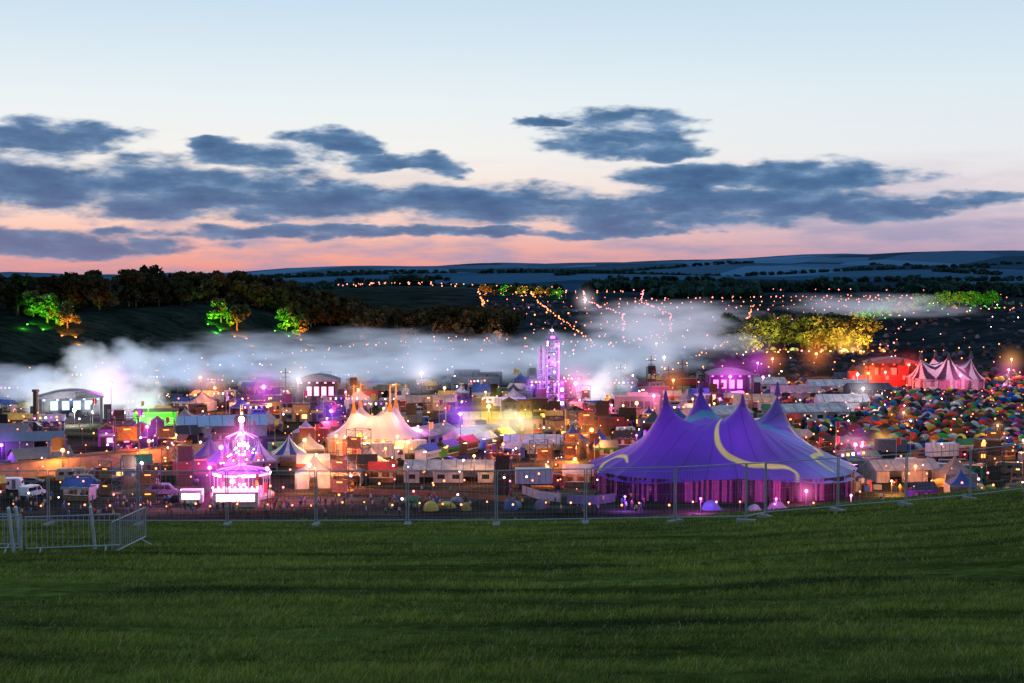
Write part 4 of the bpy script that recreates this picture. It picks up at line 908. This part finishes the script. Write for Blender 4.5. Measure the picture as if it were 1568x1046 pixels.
for i in range(260):
    y_=random.uniform(470,900); x_=random.uniform(-.3,.37)*y_
    if x_<-40 and y_>530+(x_+190)*1.2: continue
    z=Hz(x_,y_); hh=random.uniform(2,5); b.cyl((x_,y_,z-.1),(x_,y_,z+hh),.05,.04,3,dsteel,False); b.ball((x_,y_,z+hh),random.uniform(.12,.32),random.choice([s_warm,s_warm,s_pink,e_wht]),5,3)
b.obj('campsite_lanterns')
b=MB()
for i in range(620):
    y_=random.uniform(250,470); x_=random.uniform(-.38,.37)*y_
    if (x_-41)**2+(y_-279)**2<31**2: continue
    z=Hz(x_,y_); hh=random.uniform(2.0,4.8); b.cyl((x_,y_,z-.1),(x_,y_,z+hh),.05,.04,3,dsteel,False); b.ball((x_,y_,z+hh),random.uniform(.08,.24),random.choice([s_warm,s_warm,s_warm,s_pink,e_wht]),5,3)
for i in range(46):
    x_=-96+i*4.4+random.uniform(-1,1); y_=247+random.uniform(-2,2); z=Hz(x_,y_)
    b.cyl((x_,y_,z-.1),(x_,y_,z+1.8),.05,.04,3,dsteel,False); b.ball((x_,y_,z+1.8),random.uniform(.12,.22),s_warm,5,3)
b.obj('path_lanterns')
# ---------------------------------------------------------------- flood lamps (x,y,h,col,power,haloR,k,head)
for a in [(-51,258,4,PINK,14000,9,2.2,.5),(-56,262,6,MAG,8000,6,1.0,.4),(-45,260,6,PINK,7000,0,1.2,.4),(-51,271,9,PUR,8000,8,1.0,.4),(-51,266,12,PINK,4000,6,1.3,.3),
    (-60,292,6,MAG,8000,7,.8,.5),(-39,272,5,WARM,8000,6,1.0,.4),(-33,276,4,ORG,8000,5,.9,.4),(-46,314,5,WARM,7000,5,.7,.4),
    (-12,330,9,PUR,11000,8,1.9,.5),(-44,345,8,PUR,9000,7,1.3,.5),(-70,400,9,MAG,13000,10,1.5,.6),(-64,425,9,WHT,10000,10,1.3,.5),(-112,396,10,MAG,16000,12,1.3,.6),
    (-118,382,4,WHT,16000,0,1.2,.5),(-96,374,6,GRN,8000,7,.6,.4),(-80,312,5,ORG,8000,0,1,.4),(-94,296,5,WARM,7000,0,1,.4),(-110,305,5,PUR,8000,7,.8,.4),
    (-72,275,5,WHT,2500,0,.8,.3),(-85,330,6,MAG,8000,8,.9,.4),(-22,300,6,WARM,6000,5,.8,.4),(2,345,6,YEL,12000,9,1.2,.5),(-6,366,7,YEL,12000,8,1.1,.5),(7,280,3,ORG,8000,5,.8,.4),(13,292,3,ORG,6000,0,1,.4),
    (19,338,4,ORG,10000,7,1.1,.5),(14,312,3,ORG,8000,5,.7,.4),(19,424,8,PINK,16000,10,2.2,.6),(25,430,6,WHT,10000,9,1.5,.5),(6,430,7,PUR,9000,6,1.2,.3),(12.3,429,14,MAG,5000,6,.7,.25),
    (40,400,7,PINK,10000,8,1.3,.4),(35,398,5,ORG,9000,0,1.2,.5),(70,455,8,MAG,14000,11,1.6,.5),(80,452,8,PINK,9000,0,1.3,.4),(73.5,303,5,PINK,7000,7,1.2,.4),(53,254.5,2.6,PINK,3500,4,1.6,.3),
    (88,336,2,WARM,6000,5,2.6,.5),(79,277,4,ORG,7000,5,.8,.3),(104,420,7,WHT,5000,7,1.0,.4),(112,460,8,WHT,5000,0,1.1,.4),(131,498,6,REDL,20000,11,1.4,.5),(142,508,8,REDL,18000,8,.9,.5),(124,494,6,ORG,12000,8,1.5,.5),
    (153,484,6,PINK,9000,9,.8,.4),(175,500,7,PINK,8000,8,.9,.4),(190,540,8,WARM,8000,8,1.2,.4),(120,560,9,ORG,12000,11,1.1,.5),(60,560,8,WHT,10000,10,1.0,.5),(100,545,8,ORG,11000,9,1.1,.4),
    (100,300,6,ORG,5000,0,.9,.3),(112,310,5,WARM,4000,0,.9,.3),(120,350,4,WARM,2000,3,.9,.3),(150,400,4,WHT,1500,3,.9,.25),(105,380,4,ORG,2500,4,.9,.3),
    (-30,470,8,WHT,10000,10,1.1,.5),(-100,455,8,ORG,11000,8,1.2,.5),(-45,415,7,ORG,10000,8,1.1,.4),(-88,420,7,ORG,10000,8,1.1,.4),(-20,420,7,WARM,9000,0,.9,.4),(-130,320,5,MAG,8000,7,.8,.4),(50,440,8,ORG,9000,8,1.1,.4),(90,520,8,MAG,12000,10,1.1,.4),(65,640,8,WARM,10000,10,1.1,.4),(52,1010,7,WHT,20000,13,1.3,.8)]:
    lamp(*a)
k_=0  # extra lamps added at random spots to brighten the town
while k_<30:
    y_=random.uniform(262,450); x_=random.uniform(-.36,.22)*y_
    if (x_-41)**2+(y_-279)**2<36**2 or (x_+51)**2+(y_-267)**2<100: continue
    lamp(x_,y_,random.uniform(3.5,6),random.choice([ORG,ORG,WARM,WARM,YEL,PINK,PUR]),random.uniform(3000,7500),0,0,.25); k_+=1
plight(-32.5,333,4.5,(1,.5,.25),4200,1.0,'tent_interior_light'); plight(-36,332,7,(1,.6,.4),900,.6,'tent_interior_light'); plight(-28.5,332,7,(1,.6,.4),900,.6,'tent_interior_light')
for q in ((-40,322),(-26,321),(-33,319)): lamp(q[0],q[1],5,WARM,4000,4,.7,.3)
for (x_,y_) in ((30,275),(45,272),(55,282),(38,286)): plight(x_,y_,5,(0.8,.2,.9),5500,1.0,'tent_interior_light')
plight(153,500,5,(1,.5,.6),4500,1,'tent_interior_light')
for (x_,y_,c,p) in ((20,250,PUR,4500),(33,247,MAG,4500),(46,246,MAG,4500),(60,250,PINK,5500),(72,268,WARM,6000)): lamp(x_,y_,2.5,c,p,0,0,.2)
# ---------------------------------------------------------------- smoke
def smoke(x,y,z,sx,sy,sz,col,k,absd,ns=2.5,er=.75,rz=0,name='smoke'):
    b=MB(); b.ball((0,0,0),1,volmat(name,'puff',col,k,absd,ns,er),20,12); o=b.obj(name,(x,y,z),rz); o.scale=(sx,sy,sz)
BW=(0.62,0.74,1.0)
WS=(.88,.94,1)
for (x_,y_,z_,sx,sz,k,c) in ((-127,400,6,12,10,.30,WS),(-116,403,8,12,11,.34,WS),(-106,402,6,11,9,.26,WS),(-121,406,15,12,9,.18,(.75,.85,1)),(-109,410,16,12,9,.14,(.65,.78,1)),(-97,418,14,15,8,.09,(.55,.7,1)),(-138,414,8,17,9,.10,(.65,.76,1)),(-82,425,15,14,6,.06,(.5,.65,1))):
    smoke(x_,y_,z_,sx,sx,sz,c,k,k*.95,1.6,.78,random.uniform(0,3))
for (x_,y_,z_,sx,sy,sz,k) in ((-165,440,7,36,20,9,.05),(-112,470,8,42,22,9,.035),(-75,495,9,44,24,10,.05),(-100,530,13,40,24,9,.028),(-42,495,8,44,24,11,.05),(-15,520,10,42,26,12,.055),(22,512,10,36,26,13,.05),(-50,560,13,48,28,9,.025),(48,535,11,36,28,12,.04)):
    smoke(x_,y_,z_,sx,sy,sz,BW,k*.8,k*.95,2.2,.72,random.uniform(-.3,.3))
for (x_,y_,z_,sx,sy,sz,k) in ((70,600,15,40,30,14,.045),(58,680,17,38,32,13,.035),(98,640,9,28,24,8,.022),(95,820,18,66,40,10,.02),(210,820,21,80,40,10,.02)):
    smoke(x_,y_,z_,sx,sy,sz,(.72,.74,.97),k*.8,k,2.0,.76,random.uniform(-.3,.3))
smoke(25,428,6,9,7,8,(1,.88,1),.20,.17,1.8,.76); smoke(32,436,10,10,9,8,(.85,.85,1),.10,.09,1.8,.76)
smoke(0,346,5,9,7,5,(1,.9,.75),.12,.11,1.8,.76); smoke(-9,336,4,7,6,5,(.9,.85,1),.13,.12,1.8,.76)
# ---------------------------------------------------------------- camera
cam=bpy.data.cameras.new('camera'); cam.lens=50; cam.sensor_width=36; cam.clip_start=.1; cam.clip_end=30000
co=bpy.data.objects.new('camera',cam); COL.objects.link(co); co.location=(0,0,43); co.rotation_euler=(math.radians(90-2.97),0,0); scene.camera=co
scene.view_settings.view_transform='Standard'; scene.view_settings.look='None'; scene.view_settings.exposure=0
